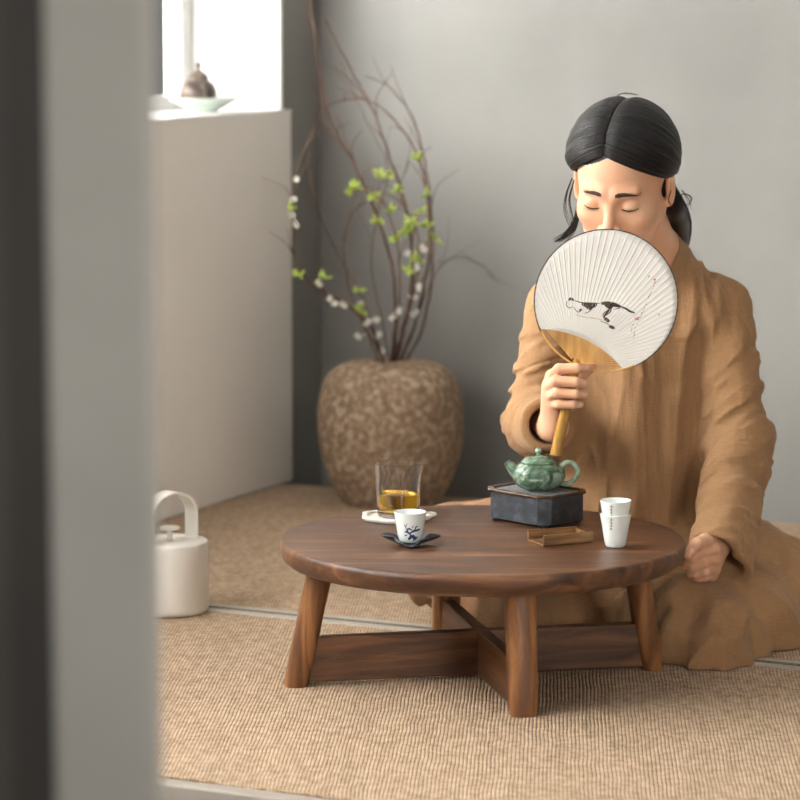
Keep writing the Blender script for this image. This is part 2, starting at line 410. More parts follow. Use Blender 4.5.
# back wall, turned a touch so that it meets the floor as photographed
c0 = room(LW-.0, 6.225); c1 = room(-.1, 5.975)
dv = (c1-c0); aw = math.atan2(dv.y, dv.x)
b = MB(); b.span((-.2, 0, -.05), (5.6, .12, 2.6)); o = b.build('wall_back', MT['plaster']); o.location = c0; o.rotation_euler = (0, 0, aw); struct(o)
b = MB(); b.span((2.2, -.8, -.05), (2.32, 6.2, 2.6)); rstruct(b, 'wall_right', MT['plaster'])
b = MB(); b.span((LW-2.3, -1.5, -.25), (LW-2.15, 8.5, 3.6)); rstruct(b, 'wall_backdrop', MT['wallwhite'])  # white backdrop added outdoors, catches sun so the window looks bright
b = MB(); b.span((LW-.3, -.8, 2.6), (2.32, 6.45, 2.7)); rstruct(b, 'ceiling', MT['ceil'])
b = MB(); b.span((LW-.3, -.8, -.25), (2.32, 6.45, -.05)); b.f = b.f; rstruct(b, 'floor', MT['floor'])
# woven mats
def mat_thing(y0, y1, label, sgn):
    t = thing('woven_floor_mat', label, 'floor mat', room(-.503, (y0+y1)/2, -.05), RA, 'woven floor mats')
    hx = 2.704; hy = (y1-y0)/2
    b = MB(); b.span((-hx, -hy+.018, .0), (hx, hy-.028, .05)); b.build('woven_surface', MT['weave'], t)
    if 1:
        b = MB(); ya, yb = sorted((sgn*hy, sgn*(hy-.028))); b.span((-hx, ya, 0), (hx, yb, .052)); ym = sgn*(hy-.0035)
        b.span((-hx, ym-.002, .0515), (hx, ym+.002, .0525), mi=1)
        b.build('cloth_border', [MT['border'], MT['border_line']], t)
    return t
mat_thing(3.655, 4.735, 'beige woven mat nearest the camera, under most of the table', 1)
mat_thing(4.737, 6.05, 'beige woven mat beyond the grey seam, reaching the back wall', -1)
b = MB(); b.span((LW+.03, 3.622, -.05), (2.2, 3.652, .004)); rstruct(b, 'trim_2', MT['edging'], bevel=.003)
# doorway close to the camera
d = bpy.data.objects.new('door_1', None); COL.objects.link(d); d.location = (0, 2.3, -.05); struct(d)
b = MB(); b.span((-.2635, 0, 0), (-.184, .045, 2.5)); b.build('door_frame', MT['post'], d, bevel=.006)
b = MB(); b.span((-.9, .02, 0), (-.2635, .04, 2.5)); b.build('door_panel', MT['panel'], d)

# ================================================================== TABLE
TC = Vector((.1315, 4.872, 0)); TR = .3235; TZ = .226
t = thing('coffee_table', 'low round walnut tea table with four legs and crossed stretchers', 'table', TC)
prof = [(1e-4, TZ-.036), (TR-.022, TZ-.036), (TR-.012, TZ-.034), (TR-.005, TZ-.028), (TR-.001, TZ-.018), (TR, TZ-.009), (TR-.001, TZ-.003), (TR-.004, TZ-.0006), (TR-.008, TZ), (1e-4, TZ)]
MB().lathe(prof, n=128).build('tabletop', MT['top'], t, ang=60)
phi = R(12.0); feet = []
for k in range(4):
    a = phi+k*PI/2; dr = Vector((math.cos(a), math.sin(a), 0)); pd = Vector((-dr.y, dr.x, 0))
    rf, rt = (.283, .268, .304, .270)[k], (.252, .243, .262, .243)[k]
    b = MB(); vs = []; n = 20; H = 10
    for i in range(H+1):
        z = (TZ-.036)*i/H; r = lerp(rf, rt, i/H); w1 = lerp(.0225, .0245, i/H); w2 = lerp(.019, .0205, i/H)
        if i == 0: w1 *= .93; w2 *= .93
        for j in range(n):
            q = 2*PI*j/n; ex = lambda v: math.copysign(abs(v)**.75, v)
            vs.append(TC*0+dr*(r+ex(math.cos(q))*w2)+pd*(ex(math.sin(q))*w1)+Vector((0, 0, z+(.0 if i else .0))))
    fs = [tuple(range(n))[::-1], tuple(H*n+j for j in range(n))]+[(i*n+j, i*n+(j+1) % n, (i+1)*n+(j+1) % n, (i+1)*n+j) for i in range(H) for j in range(n)]
    b.add(vs, fs); b.build('leg', MT['leg'], t, ang=50)
for k in (0, 1):
    a = phi+k*PI/2; L = .262; z0, z1 = .006, .078
    b = MB()
    # the two boards cross in a half lap
    b.box((-.008, 0, (z0+z1)/2), (2*L+.028, .022, z1-z0)) if k == 0 else (b.box((-L/2-.0057, 0, (z0+z1)/2), (L-.0113, .022, z1-z0)), b.box((L/2+.0057, 0, (z0+z1)/2), (L-.0113, .022, z1-z0)))
    o = b.build('stretcher', MT['rail'], t, bevel=.0025); o.rotation_euler = (0, 0, a)

# ================================================================== THINGS ON THE TABLE
ZT = TZ+.0003
# coaster
cz = Vector((-.006, 5.050, ZT))
t = thing('coaster', 'white scallop edged coaster with a loop, under the glass pitcher', 'coaster', cz)
def blob(r, n=64, am=.05, k=7): return [(r*(1+am*math.cos(k*2*PI*i/n))*math.cos(2*PI*i/n), r*(1+am*math.cos(k*2*PI*i/n))*math.sin(2*PI*i/n)*.96) for i in range(n)]
b = MB(); b.prism(blob(.054), 0, .004); b.ring(blob(.058), blob(.049), .003, .0075); b.build('dish', MT['coaster'], t, bevel=.001)
MB().tube([(.0560+.0085*math.cos(a), -.010+.012*math.sin(a), .009) for a in [2*PI*i/24 for i in range(24)]], .0024, close=True, n=8).build('loop', MT['coaster'], t)
# glass pitcher
pc = Vector((-.003, 5.052, ZT+.0043))
t = thing('glass_pitcher', 'clear glass pitcher half full of amber tea, on the white coaster', 'pitcher', pc)
Hh = .088
def spout(r, z, a):
    if z > .70*Hh:
        k = max(0, math.cos(a+.25))**14*((z-.70*Hh)/(.30*Hh))**2; return r+.0095*k, z+.0015*k
    return r, z
go = [(1e-4, 0), (.031, 0), (.0335, .001), (.0345, .004)]+[(lerp(.0345, .0385, i/10), lerp(.004, Hh, i/10)) for i in range(1, 11)]
gi = [(lerp(.0363, .0326, i/10), lerp(Hh, .008, i/10)) for i in range(0, 11)]+[(.030, .0062), (1e-4, .006)]
MB().lathe(go+gi, n=72, fn=spout).build('glass_body', MT['glass'], t, ang=60)
LQ = .038
li = [(1e-4, .0064), (.029, .0066), (.0323, .0085)]+[(lerp(.0323, .0339, i/4)-.0, lerp(.0085, LQ, i/4)) for i in range(1, 5)]+[(1e-4, LQ)]
MB().lathe(li, n=64).build('tea', MT['tea'], t, ang=60)
# saucer
sc = Vector((.016, 4.812, ZT))
def saucer(u, v):
    a = 2*PI*u; r = v
    pet = 1+.16*math.cos(4*a+.6)+.05*math.cos(9*a)
    x = r*.0405*pet*math.cos(a); y = r*.034*pet*math.sin(a)
    z = .003+.0115*max(0, abs(math.cos(a)))**1.5*r**2.4+.004*r*r*abs(math.sin(2*a))
    return (x, y, z)
b = MB(); b.grid(saucer, 73, 16); b.lathe([(1e-4, 0), (.014, 0), (.016, .003), (1e-4, .003)], n=24)
tag(b.build('saucer', MT['saucer'], solid=.0016, off=1), 'dark leaf shaped saucer with upturned ends under the painted cup', 'saucer').location = sc
# porcelain cups
def cup(prof_out, th, n=64, rz=0):
    inn = [(max(r-th, 1e-4), max(z, .004)) for r, z in reversed(prof_out) if z >= .004]
    return MB().lathe([(1e-4, .0012), (prof_out[0][0]-.003, .0012), (prof_out[0][0]-.002, 0)]+prof_out+[(prof_out[-1][0]-th/2, prof_out[-1][1]+.0006)]+inn+[(1e-4, .004)], n=n)
def stroke(b, pts, wd, rad, mi, ang0=-PI/2, lift=.00025):     # a brush stroke wrapped round a cup: (s, z) along the wall
    P2 = [Vector((p[0], 0, p[1])) for p in pts]; P2 = spline(P2, 5) if len(P2) > 2 else [P2[0].lerp(P2[1], i/4) for i in range(5)]
    N = len(P2); top = []; bot = []
    for i, p in enumerate(P2):
        t_ = (P2[min(i+1, N-1)]-P2[max(i-1, 0)]).normalized(); nn = Vector((-t_.z, 0, t_.x))
        wv = wd*(.35+.65*math.sin(PI*(i+.6)/(N+.2)))/2
        for q, lst in ((p+nn*wv, top), (p-nn*wv, bot)):
            r = rad(q.z)+lift; a = ang0+q.x/r; lst.append((r*math.cos(a), r*math.sin(a), q.z))
    vs = top+bot; b.add(vs, [(i, N+i, N+i+1, i+1) for i in range(N-1)], mi)
cc = Vector((.016, 4.812, ZT+.0048))
prof = [(.0165, .001), (.0185, .006), (.0205, .014), (.0225, .026), (.0240, .037), (.0252, .044), (.0258, .0472)]
def prad(prof):
    zs = [p[1] for p in prof]; rs = [p[0] for p in prof]
    return lambda z: float(np.interp(z, zs, rs))
b = cup(prof, .0018); rd = prad(prof)
t = thing('tea_cup', 'small white tea cup painted with blue blossoms on the dark saucer', 'cup', cc)
for pts, wd in [([(-.006, .006), (-.001, .011), (.003, .010), (.007, .006)], .006), ([(-.001, .010), (-.004, .016), (-.009, .019), (-.012, .018)], .003),
                ([(-.004, .016), (.002, .020), (.008, .021), (.014, .023)], .0036), ([(-.008, .019), (-.006, .024), (.000, .022)], .0028),
                ([(-.009, .020), (-.010, .027), (-.008, .033)], .0012), ([(-.010, .026), (-.013, .031)], .001), ([(.004, .021), (.006, .026), (.010, .028)], .002),
                ([(.002, .004), (.004, .008), (.010, .010)], .003), ([(.010, .023), (.013, .020)], .002), ([(-.012, .012), (-.008, .014)], .002), ([(.000, .025), (.002, .029)], .0014)]:
    stroke(b, [(x+.003, z) for x, z in pts], wd, rd, 1)
b.build('cup_body', [MT['porcelain'], MT['blue']], t, ang=60)
# stacked cups
profs = [(.0150, .001), (.0165, .004), (.0190, .018), (.0220, .036), (.0250, .052)]
rd = prad(profs)
def scup(z, label, marks):
    t = thing('tea_cup', label, 'cup', (.338, 4.792, ZT+z), 0, 'stacked white tea cups')
    b = cup(profs, .0016)
    for zz in marks:
        s0 = -.0085
        for k in range(3):
            q = random.uniform(-.0010, .0010); e = random.uniform(-.0012, .0012)
            stroke(b, [(s0-.0017+q, zz+(k-1)*.0013), (s0+.0018+q, zz+(k-1)*.0013+e)], .0007, rd, 1)
        stroke(b, [(s0+random.uniform(-.0008, .0008), zz+.0016), (s0, zz-.0016)], .0008, rd, 1)
    b.build('cup_body', [MT['porcelain'], MT['redink']], t, ang=60)
scup(0, 'lower of the two stacked white cups with small dark characters', [.047-.0052*i for i in range(4)])
scup(.0215, 'upper white cup nested in the other, small characters down its side', [.046-.0052*i for i in range(4)])
# bamboo scoop
t = thing('tea_scoop', 'shallow brown wooden tea scoop with one open end, before the tea tray', 'tea scoop', (.2535, 4.833, ZT), R(25))
b = MB(); b.box((0, 0, .0022), (.088, .056, .0036)); b.box((.0, -.0262, .0093), (.088, .0036, .0178)); b.box((0, .0262, .0093), (.088, .0036, .0178)); b.box((.0422, 0, .0078), (.0036, .050, .0145))
b.build('tray', MT['scoop'], t, bevel=.0009)
# tea boat
bz = R(-46.5)
t = thing('tea_tray', 'dark glazed eight sided tea tray box with slatted top, under the green teapot', 'tea tray', (.2245, 5.030, ZT), bz)
def octo(a, b_, c): return [(-a+c, -b_), (a-c, -b_), (a, -b_+c), (a, b_-c), (a-c, b_), (-a+c, b_), (-a, b_-c), (-a, -b_+c)]
b = MB(); b.ring(octo(.0695, .0535, .016), octo(.0645, .0485, .015), .005, .049); b.prism(octo(.067, .051, .0155), .0052, .009); b.build('box', MT['boat'], t, bevel=.0012)
b = MB(); b.ring(octo(.0735, .0575, .0175), octo(.0645, .0485, .015), .049, .0535); b.build('rim', MT['boatrim'], t, bevel=.0014)
b = MB(); b.prism(octo(.064, .048, .0148), .043, .0506); b.build('drain_plate', MT['boat'], t)
for i in range(13):
    y = -.0444+i*.0074; xx = .0640 if abs(y) < .032 else .0640-(abs(y)-.032)
    b = MB(); b.box((0, y, .0485), (2*xx, .0036, .0046)); b.build('slat', MT['boatslat'], t, bevel=.0004)
for sx in (-1, 1):
    for sy in (-1, 1): MB().lathe([(.006, 0), (.0075, .002), (.008, .0055), (1e-4, .0055)], c=(sx*.054, sy*.040, 0), n=16).build('foot', MT['boat'], t)
# teapot
tp = Vector((.2275, 5.030, ZT+.0512))
t = thing('teapot', 'green glazed clay teapot with raised relief, on the dark tea tray', 'teapot', tp)
body = [(1e-4, .001), (.020, .0), (.022, .0015), (.0325, .0060), (.0400, .0140), (.0430, .0240), (.0415, .0335), (.0360, .0410), (.0290, .0450), (.0275, .0455), (1e-4, .0455)]
pf = [(p.x, p.z) for p in spline([Vector((r, 0, z)) for r, z in body[2:9]], 4)]
b = MB(); b.lathe(body[:2]+pf+body[9:], n=72)
def srl(pts, r):                                                 # relief scrolls raised on the belly
    vs = []
    for a, z in pts:
        rr = float(np.interp(z, [p[1] for p in pf], [p[0] for p in pf])); vs.append((rr*math.cos(a), rr*math.sin(a), z))
    b.tube(spline(vs, 6), r, n=8)
for a0 in (-2.5, -1.75, -1.0, -.3, .6, 1.4, 2.2):
    srl([(a0, .014), (a0+.14, .023), (a0+.32, .021), (a0+.38, .030), (a0+.55, .033)], .0014)
    srl([(a0+.1, .031), (a0+.2, .0355), (a0+.36, .034), (a0+.3, .029)], .0011)
b.build('body', MT['pot'], t, ang=60)
MB().lathe([(1e-4, .0448), (.0285, .0452), (.0295, .0468), (.0275, .0492), (.0215, .0540), (.0120, .0575), (.005, .059), (1e-4, .059)], n=48).build('lid', MT['pot'], t, ang=60); ld = bpy.data.objects[[o.name for o in t.children if o.name.startswith('lid')][0]]
MB().lathe([(1e-4, .0585), (.0035, .0585), (.0032, .0605), (.0062, .0635), (.0066, .0665), (.0045, .0700), (1e-4, .0712)], n=24).build('lid_knob', MT['potpale'], ld, ang=60)
MB().tube(spline([(-.034, 0, .028), (-.041, 0, .0345), (-.0465, 0, .0410), (-.0520, 0, .0470)], 5), [.0125-.0065*i/15 for i in range(16)], n=16).build('spout', MT['pot'], t)
MB().tube(spline([(.0365, 0, .039), (.046, 0, .0455), (.058, 0, .043), (.0645, 0, .030), (.058, 0, .017), (.046, 0, .010), (.036, 0, .012)], 5), .0044, n=14, flat=1.15).build('handle', MT['potpale'], t)

# ================================================================== WHITE CANISTER, VASE, SILL
t = thing('lidded_canister', 'white cylindrical canister with arched strap handle on the mat by the low wall', 'canister', (-.4065, 5.392, .001))
MB().lathe([(1e-4, .004), (.060, .0), (.064, .002), (.0675, .008), (.068, .012), (.068, .124), (.0672, .1265), (.0655, .1275), (.0645, .1265), (.064, .1225), (1e-4, .1225)], n=64).build('body', MT['white'], t, ang=50)
ld = MB().lathe([(1e-4, .1222), (.055, .1225), (.056, .1245), (.05, .126), (1e-4, .1265)], n=48).build('lid', MT['white'], t, ang=50)
MB().lathe([(1e-4, .126), (.0055, .126), (.0055, .1465), (.017, .1475), (.0185, .1495), (.0175, .1515), (.010, .153), (1e-4, .153)], n=32).build('lid_knob', MT['white'], ld, ang=50)
hp = []
for i in range(29):
    a = PI*i/28; hp.append((.052*math.cos(a), .0, .125+.048+.052*math.sin(a)*.75))
hp = [(.052, .0, .122), (.052, 0, .145)]+hp+[(-.052, 0, .145), (-.052, .0, .122)]
b = MB(); vs = []; 
for i, p in enumerate(hp):
    q0 = Vector(hp[max(i-1, 0)]); q1 = Vector(hp[min(i+1, len(hp)-1)]); tn = (q1-q0).normalized(); nn = Vector((-tn.z, 0, tn.x))
    for sy, sn in ((-1, -1), (1, -1), (1, 1), (-1, 1)): vs.append(Vector(p)+Vector((0, .0155*sy, 0))+nn*.0022*sn)
fs = [(i*4+k, i*4+(k+1) % 4, (i+1)*4+(k+1) % 4, (i+1)*4+k) for i in range(len(hp)-1) for k in range(4)]+[(3, 2, 1, 0), tuple(len(vs)-4+k for k in range(4))]
b.add(vs, fs); o = b.build('strap_handle', MT['white'], t, bevel=.0008); o.rotation_euler = (0, 0, R(46))

VC = Vector((-.020, 6.575, .001))
t = thing('floor_vase', 'large rough brown stoneware vase on the mat by the back wall', 'vase', VC)
vp = [Vector((r, 0, z)) for r, z in [(.096, 0), (.106, .004), (.130, .045), (.150, .105), (.157, .165), (.154, .220), (.138, .268), (.108, .294), (.070, .304), (.042, .307)]]
vp = [(p.x, p.z) for p in spline(vp, 6)]
vn = [(r+.0008*random.uniform(-1, 1), z) for r, z in vp]
MB().lathe([(1e-4, 0)]+vn+[(.037, .3065), (.035, .300), (.05, .285), (1e-4, .10)], n=96, fn=lambda r, z, a: (r*(1+.006*math.sin(3*a+z*20)+.004*math.sin(11*a+z*60)) if r > .06 else r, z)).build('vase_body', MT['stone'], t, ang=70)

# sill things
dc = room(-3.300, 5.842, WZ0+.0004)
t = thing('celadon_dish', 'shallow pale green footed dish on the window sill', 'dish', dc)
b = MB(); b.lathe([(1e-4, .002), (.026, 0), (.030, 0), (.031, .004), (.050, .014), (.068, .024), (.077, .031), (.0765, .0325), (.066, .0265), (.048, .017), (.030, .0085), (1e-4, .007)], n=56); b.build('dish_body', MT['celadon'], t, ang=60)
t = thing('small_teapot', 'tiny dark mottled teapot sitting in the pale dish on the sill', 'teapot', dc+Vector((-.01, 0, .0078)), R(-70)); t.scale = (1.05, 1.05, 1.3)
sb = [(p.x, p.z) for p in spline([Vector((r, 0, z)) for r, z in [(.022, 0), (.034, .012), (.038, .026), (.032, .040), (.021, .047)]], 4)]
MB().lathe([(1e-4, 0)]+sb+[(1e-4, .047)], n=40).build('body', MT['darkpot'], t, ang=60)
MB().lathe([(1e-4, .0465), (.0215, .047), (.019, .055), (.010, .061), (.004, .064), (.0035, .067), (.006, .071), (.004, .076), (1e-4, .077)], n=28).build('lid', MT['darkpot'], t, ang=60)
MB().tube(spline([(-.033, 0, .018), (-.042, 0, .028), (-.044, 0, .040)], 5), [.008-.0004*i for i in range(11)], n=10).build('spout', MT['darkpot'], t)
MB().tube(spline([(.033, 0, .036), (.046, 0, .038), (.047, 0, .022), (.034, 0, .014)], 5), .004, n=10).build('handle', MT['darkpot'], t)

# ================================================================== BRANCHES
BR = [
 ([(390, 372), (396, 300), (384, 236), (356, 168), (330, 120), (318, 60), (310, 0), (300, -60)], 6.50, 6.60, .0032, 'thick reddish branch leaning left up past the corner'),
 ([(394, 372), (400, 348), (410, 300), (412, 260), (404, 200), (388, 152), (372, 108), (348, 64), (325, 20)], 6.56, 6.62, .0036, 'straight tall branch rising in the middle of the vase'),
 ([(396, 372), (416, 320), (430, 240), (422, 168), (404, 132), (376, 104), (350, 99), (322, 108)], 6.60, 6.62, .0030, 'branch arching over to the left, lower of the two arcs'),
 ([(398, 372), (422, 330), (433, 250), (426, 170), (412, 118), (388, 86), (365, 76)], 6.62, 6.64, .0026, 'outer branch arching left, upper of the two arcs'),
 ([(386, 372), (372, 330), (350, 306), (328, 292), (300, 274), (293, 240), (294, 200), (300, 160), (316, 128)], 6.50, 6.40, .0028, 'low blossoming branch spreading left and turning up beside the white wall'),
 ([(386, 372), (372, 345), (350, 290), (344, 244), (352, 215), (368, 200), (384, 180)], 6.54, 6.60, .0020, 'thin bent twig curling up left of the middle'),
 ([(398, 372), (408, 340), (424, 300), (440, 266), (462, 257), (484, 268), (500, 285)], 6.58, 6.64, .0014, 'thin faint twig drooping to the right'),
 ([(396, 372), (402, 330), (414, 290), (424, 250), (434, 225)], 6.52, 6.52, .0022, 'short leafy branch at the right of the bunch'),
 ([(392, 372), (384, 330), (372, 270), (376, 220), (388, 170), (366, 120), (340, 60)], 6.60, 6.68, .0018, 'slender wavy twig behind the middle branches'),
 ([(388, 372), (376, 346), (362, 322), (344, 304), (322, 296)], 6.46, 6.40, .0020, 'short low twig with white blossoms at the left'),
 ([(394, 372), (398, 320), (400, 270), (392, 222), (374, 192), (350, 180)], 6.50, 6.48, .0022, 'branch with green tips bending left at mid height'),
 ([(396, 372), (405, 325), (416, 280), (418, 235), (400, 195), (410, 160)], 6.54, 6.50, .0020, 'upright leafy branch with pale tips at the right'),
 ([(390, 372), (380, 350), (364, 300), (336, 250), (318, 210), (308, 150), (326, 90)], 6.60, 6.66, .0015, 'long faint twig reaching up along the dark corner'),
]
FL = [(336, 304), (344, 306), (360, 304), (366, 324), (358, 338), (376, 336), (406, 254), (422, 248), (418, 268), (412, 296), (418, 288), (400, 310), (414, 314), (320, 286), (296, 226), (296, 180), (294, 200), (382, 350), (378, 320), (330, 300), (392, 318), (292, 215)]
GR = [(414, 158), (380, 174), (388, 176), (352, 192), (374, 198), (400, 190), (390, 212), (378, 222), (426, 196), (408, 234), (404, 228), (436, 240), (426, 228), (408, 272), (358, 292), (360, 312), (422, 212), (300, 276), (322, 278), (398, 240), (416, 260), (410, 222), (355, 186), (292, 210)]
curves = []
for pts, Ya, Yb, rad, lab in BR:
    N = len(pts); w3 = [at(x, y, lerp(Ya, Yb, i/(N-1)) if i else 6.575) for i, (x, y) in enumerate(pts)]
    w3[0] = VC+Vector(((w3[0].x-VC.x)*.5, random.uniform(-.012, .012), .27))
    cv = spline(w3, 9)
    cv = [p+Vector((random.uniform(-1, 1), random.uniform(-1, 1), random.uniform(-1, 1)))*.0016 if 3 < i < len(cv)-1 else p for i, p in enumerate(cv)]
    root = thing('flowering_branch', lab+', in the vase', 'branch', w3[0], 0, 'branches in the stoneware vase')
    b = MB(); n = len(cv); b.tube([p for p in cv], [rad*lerp(1.1, .35, i/(n-1)) for i in range(n)], n=8)
    for k in range(5):                                            # side twigs
        i = random.randint(n//3, n-4); q = cv[i]; dr = (cv[i+2]-cv[i]).normalized()
        sd = Vector((random.uniform(-1, 1), random.uniform(-.4, .4), random.uniform(-.2, .8))).normalized()
        L = random.uniform(.03, .075); b.tube(spline([q, q+(dr+sd*.6)*L*.5, q+(dr*.8+sd)*L], 4), [rad*.4, rad*.38, rad*.36, rad*.34, rad*.32, rad*.3, rad*.26, rad*.22, rad*.15], n=6)
    b.build('stem', MT['bark'], root, world=True)
    curves.append((cv, root))
def near(px, py):
    best = None
    for ci, (cv, root) in enumerate(curves):
        for p in cv[6:]:
            g = at(px, py, p.y); dd = (g-p).length
            if best is None or dd < best[0]: best = (dd, p, root, g)
    return best
def leafblade(b, base, dr, L, W, mi=0):
    dr = dr.normalized(); sd = dr.cross(Vector((random.uniform(-.3, .3), -1, random.uniform(-.3, .3)))).normalized(); up = sd.cross(dr)
    vs = []; n = 5
    for i in range(n+1):
        s = i/n; wv = W*math.sin(PI*(s*.93+.03))**.8; c = base+dr*L*s+up*(L*.25*s*s)
        vs += [c-sd*wv/2+up*wv*.15, c, c+sd*wv/2+up*wv*.15]
    b.add(vs, [(i*3+k, i*3+k+1, (i+1)*3+k+1, (i+1)*3+k) for i in range(n) for k in (0, 1)], mi)
for (x, y) in GR:
    dd, p, root, g = near(x, y); g = p+(g-p)*min(1, .03/max(dd, 1e-4)) if dd > .03 else g
    b = MB(); b.tube([p, (p+g)/2+Vector((0, 0, .002)), g], .0008, n=5)
    for k in range(7): leafblade(b, g, Vector((random.uniform(-1, 1), random.uniform(-.8, .5), random.uniform(-.3, 1.1))), random.uniform(.012, .024), random.uniform(.006, .010))
    o = b.build('leaf_tuft', MT['leaf'], root, world=True, solid=.0003)
for (x, y) in FL:
    dd, p, root, g = near(x, y); g = p+(g-p)*min(1, .03/max(dd, 1e-4)) if dd > .03 else g
    b = MB(); b.tube([p, (p+g)/2+Vector((0, 0, .002)), g], .0007, n=5)
    for q in range(2):
        c = g+Vector((random.uniform(-.007, .007), random.uniform(-.006, .006), random.uniform(-.006, .006)))*q
        ax = Vector((random.uniform(-.5, .5), -1, random.uniform(-.2, .9))).normalized(); e1 = ax.cross(Vector((0, 0, 1))).normalized(); e2 = ax.cross(e1)
        for k in range(5):
            a = 2*PI*k/5; leafblade(b, c, e1*math.cos(a)+e2*math.sin(a)+ax*.5, .0085, .0075)
    b.build('blossom', MT['petal'], root, world=True, solid=.0003)

# ================================================================== PERSON
PL = Vector((.37, 5.27, 0))
person = thing('person', 'person in a camel linen robe sitting on the mat behind the table, holding a fan', 'person', PL)
# ---- head frame
def rotm():
    a, yw, rl = R(24), R(-19), R(3)
    Rl = Matrix.Rotation(rl, 3, 'Y'); Rp = Matrix.Rotation(a, 3, 'X'); Ry = Matrix.Rotation(yw, 3, 'Z')
    return Ry @ Rp @ Rl
HR = rotm(); HE = at(610, 206, 5.055); HC = HE-HR @ Vector((0, -.080, -.004))
HRn = np.array([list(r) for r in HR], dtype=np.float32); HCn = V3(HC)
def hw(v): return HC+HR @ Vector(v)
CR_C, CR_R = (0, .016, .036), (.0745, .094, .084)
def head_sdf(P, ear=True):                                       # P in the head frame
    Q = P.copy(); Q[:, 0] = np.abs(Q[:, 0])
    d = ell(P, CR_C, CR_R)
    d = smin(d, ell(P, (0, -.022, -.026), (.0635, .060, .080)), .025)
    d = smin(d, ell(P, (0, -.036, -.078), (.040, .038, .030)), .03)
    d = smin(d, cap(Q, (.056, .005, -.050), (.030, -.045, -.088), .014, .014), .03)
    d = smin(d, ell(Q, (.040, -.052, -.030), (.022, .022, .022)), .022)
    d = smin(d, ell(P, (0, -.080, -.097), (.015, .012, .012)), .018)
    d = smin(d, cap(Q, (.012, -.078, .016), (.040, -.070, .020), .008, .006), .016)
    d = smax(d, -ell(Q, (.0315, -.092, -.004), (.015, .0145, .0105)), .012)
    d = smin(d, ell(Q, (.0315, -.0675, -.0045), (.0150, .0145, .0125)), .004)
    d = smax(d, -cap(Q, (.020, -.0855, -.0105), (.044, -.0765, -.0100), .0009, .0008), .0012)       # closed lid line
    d = smin(d, cap(P, (0, -.079, .006), (0, -.1010, -.036), .0050, .0078), .014)
    d = smin(d, cap(P, (0, -.086, -.020), (0, -.1035, -.0385), .006, .0078), .008)
    d = smin(d, ell(Q, (.0125, -.0925, -.0405), (.0078, .0085, .0068)), .006)
    d = smax(d, -ell(Q, (.0068, -.0985, -.0478), (.0032, .0045, .0035)), .002)
    d = smin(d, cap(Q, (0, -.0855, -.0640), (.019, -.0760, -.0668), .0052, .0022), .005)
    d = smin(d, cap(Q, (0, -.0840, -.0735), (.016, -.0760, -.0700), .0062, .0026), .004)
    d = smax(d, -cap(Q, (0, -.0915, -.0680), (.021, -.0795, -.0680), .0009, .0008), .0016)
    if not ear: return d
    e = ell(Q, (.0790, .014, -.013), (.0075, .0165, .0290))
    e = smin(e, ell(Q, (.0760, .009, -.036), (.006, .009, .009)), .006)
    e = smax(e, -ell(Q, (.0870, .010, -.011), (.0055, .0090, .0190)), .004)
    d = smin(d, e, .006)
    return d
# ---- joints
NB = at(654, 262, 5.285)
sR = at(556, 306, 5.275); eR = at(534, 421, 5.215); wR = at(548, 425, 5.045)
sL = at(722, 306, 5.295); eL = at(739, 440, 5.215); wL = at(720, 537, 5.060)
def hand_R(P):
    g = []
    J = dict(i=[(552, 376, 5.014), (559, 369, 4.978), (577, 368, 4.973), (588, 368, 4.986)], m=[(549, 386, 5.014), (556, 381, 4.975), (575, 382, 4.968), (585, 384, 4.983)],
             r=[(550, 396, 5.014), (557, 393, 4.977), (575, 394, 4.971), (584, 395, 4.985)], l=[(553, 405, 5.016), (560, 404, 4.982), (573, 404.5, 4.976), (580, 404.5, 4.987)])
    wr = at(553, 427, 5.04); d = None
    for k, rr in zip('imrl', ((.0092, .0088, .0080, .0066), (.0092, .0090, .0082, .0066), (.0088, .0086, .0078, .0064), (.0080, .0076, .0070, .0058))):
        p = [at(*q) for q in J[k]]; f = chain(P, p, rr, .003); d = f if d is None else smin(d, f, .0018)
    pm_ = None
    for k in 'imrl':
        f = cap(P, wr, at(*J[k][0]), .0165, .0105); pm_ = f if pm_ is None else smin(pm_, f, .012)
    d = smin(d, pm_, .006)
    th = chain(P, [at(557, 424, 5.035), at(566, 402, 5.032), at(576, 380, 5.024), at(587, 369, 5.008), at(592, 367, 4.998)], (.015, .0135, .0100, .0088, .0070), .006)
    d = smin(d, th, .004)
    d = smin(d, cap(P, wr, eR, .0235, .034), .014)
    return d
def hand_L(P):
    J = dict(i=[(713, 549, 5.005), (703, 552, 4.975), (692, 558, 4.974), (686, 566, 4.988)], m=[(715, 559, 5.010), (704, 562, 4.975), (693, 567, 4.978), (690, 574, 4.994)],
             r=[(714, 568, 5.018), (705, 571, 4.984), (696, 574, 4.988), (695, 578, 5.004)], l=[(711, 575, 5.028), (705, 577, 5.000), (699, 578, 5.002), (699, 579, 5.014)])
    wr = at(717, 541, 5.060); d = None
    for k, rr in zip('imrl', ((.0100, .0092, .0084, .0068), (.0098, .0092, .0084, .0068), (.0094, .0088, .0080, .0064), (.0082, .0076, .0070, .0058))):
        f = chain(P, [at(*q) for q in J[k]], rr, .003); d = f if d is None else smin(d, f, .0018)
    pm_ = None
    for k in 'imrl':
        f = cap(P, wr, at(*J[k][0]), .0180, .0115); pm_ = f if pm_ is None else smin(pm_, f, .012)
    d = smin(d, pm_, .006)
    th = chain(P, [at(712, 542, 5.035), at(705, 541, 4.992), at(697, 544, 4.966), at(688.5, 554, 4.962)], (.0145, .0120, .0108, .0088), .004)
    d = smin(d, th, .0012)
    return smin(d, cap(P, wr, eL, .0235, .034), .014)
HB = hw((0, .030, -.050))
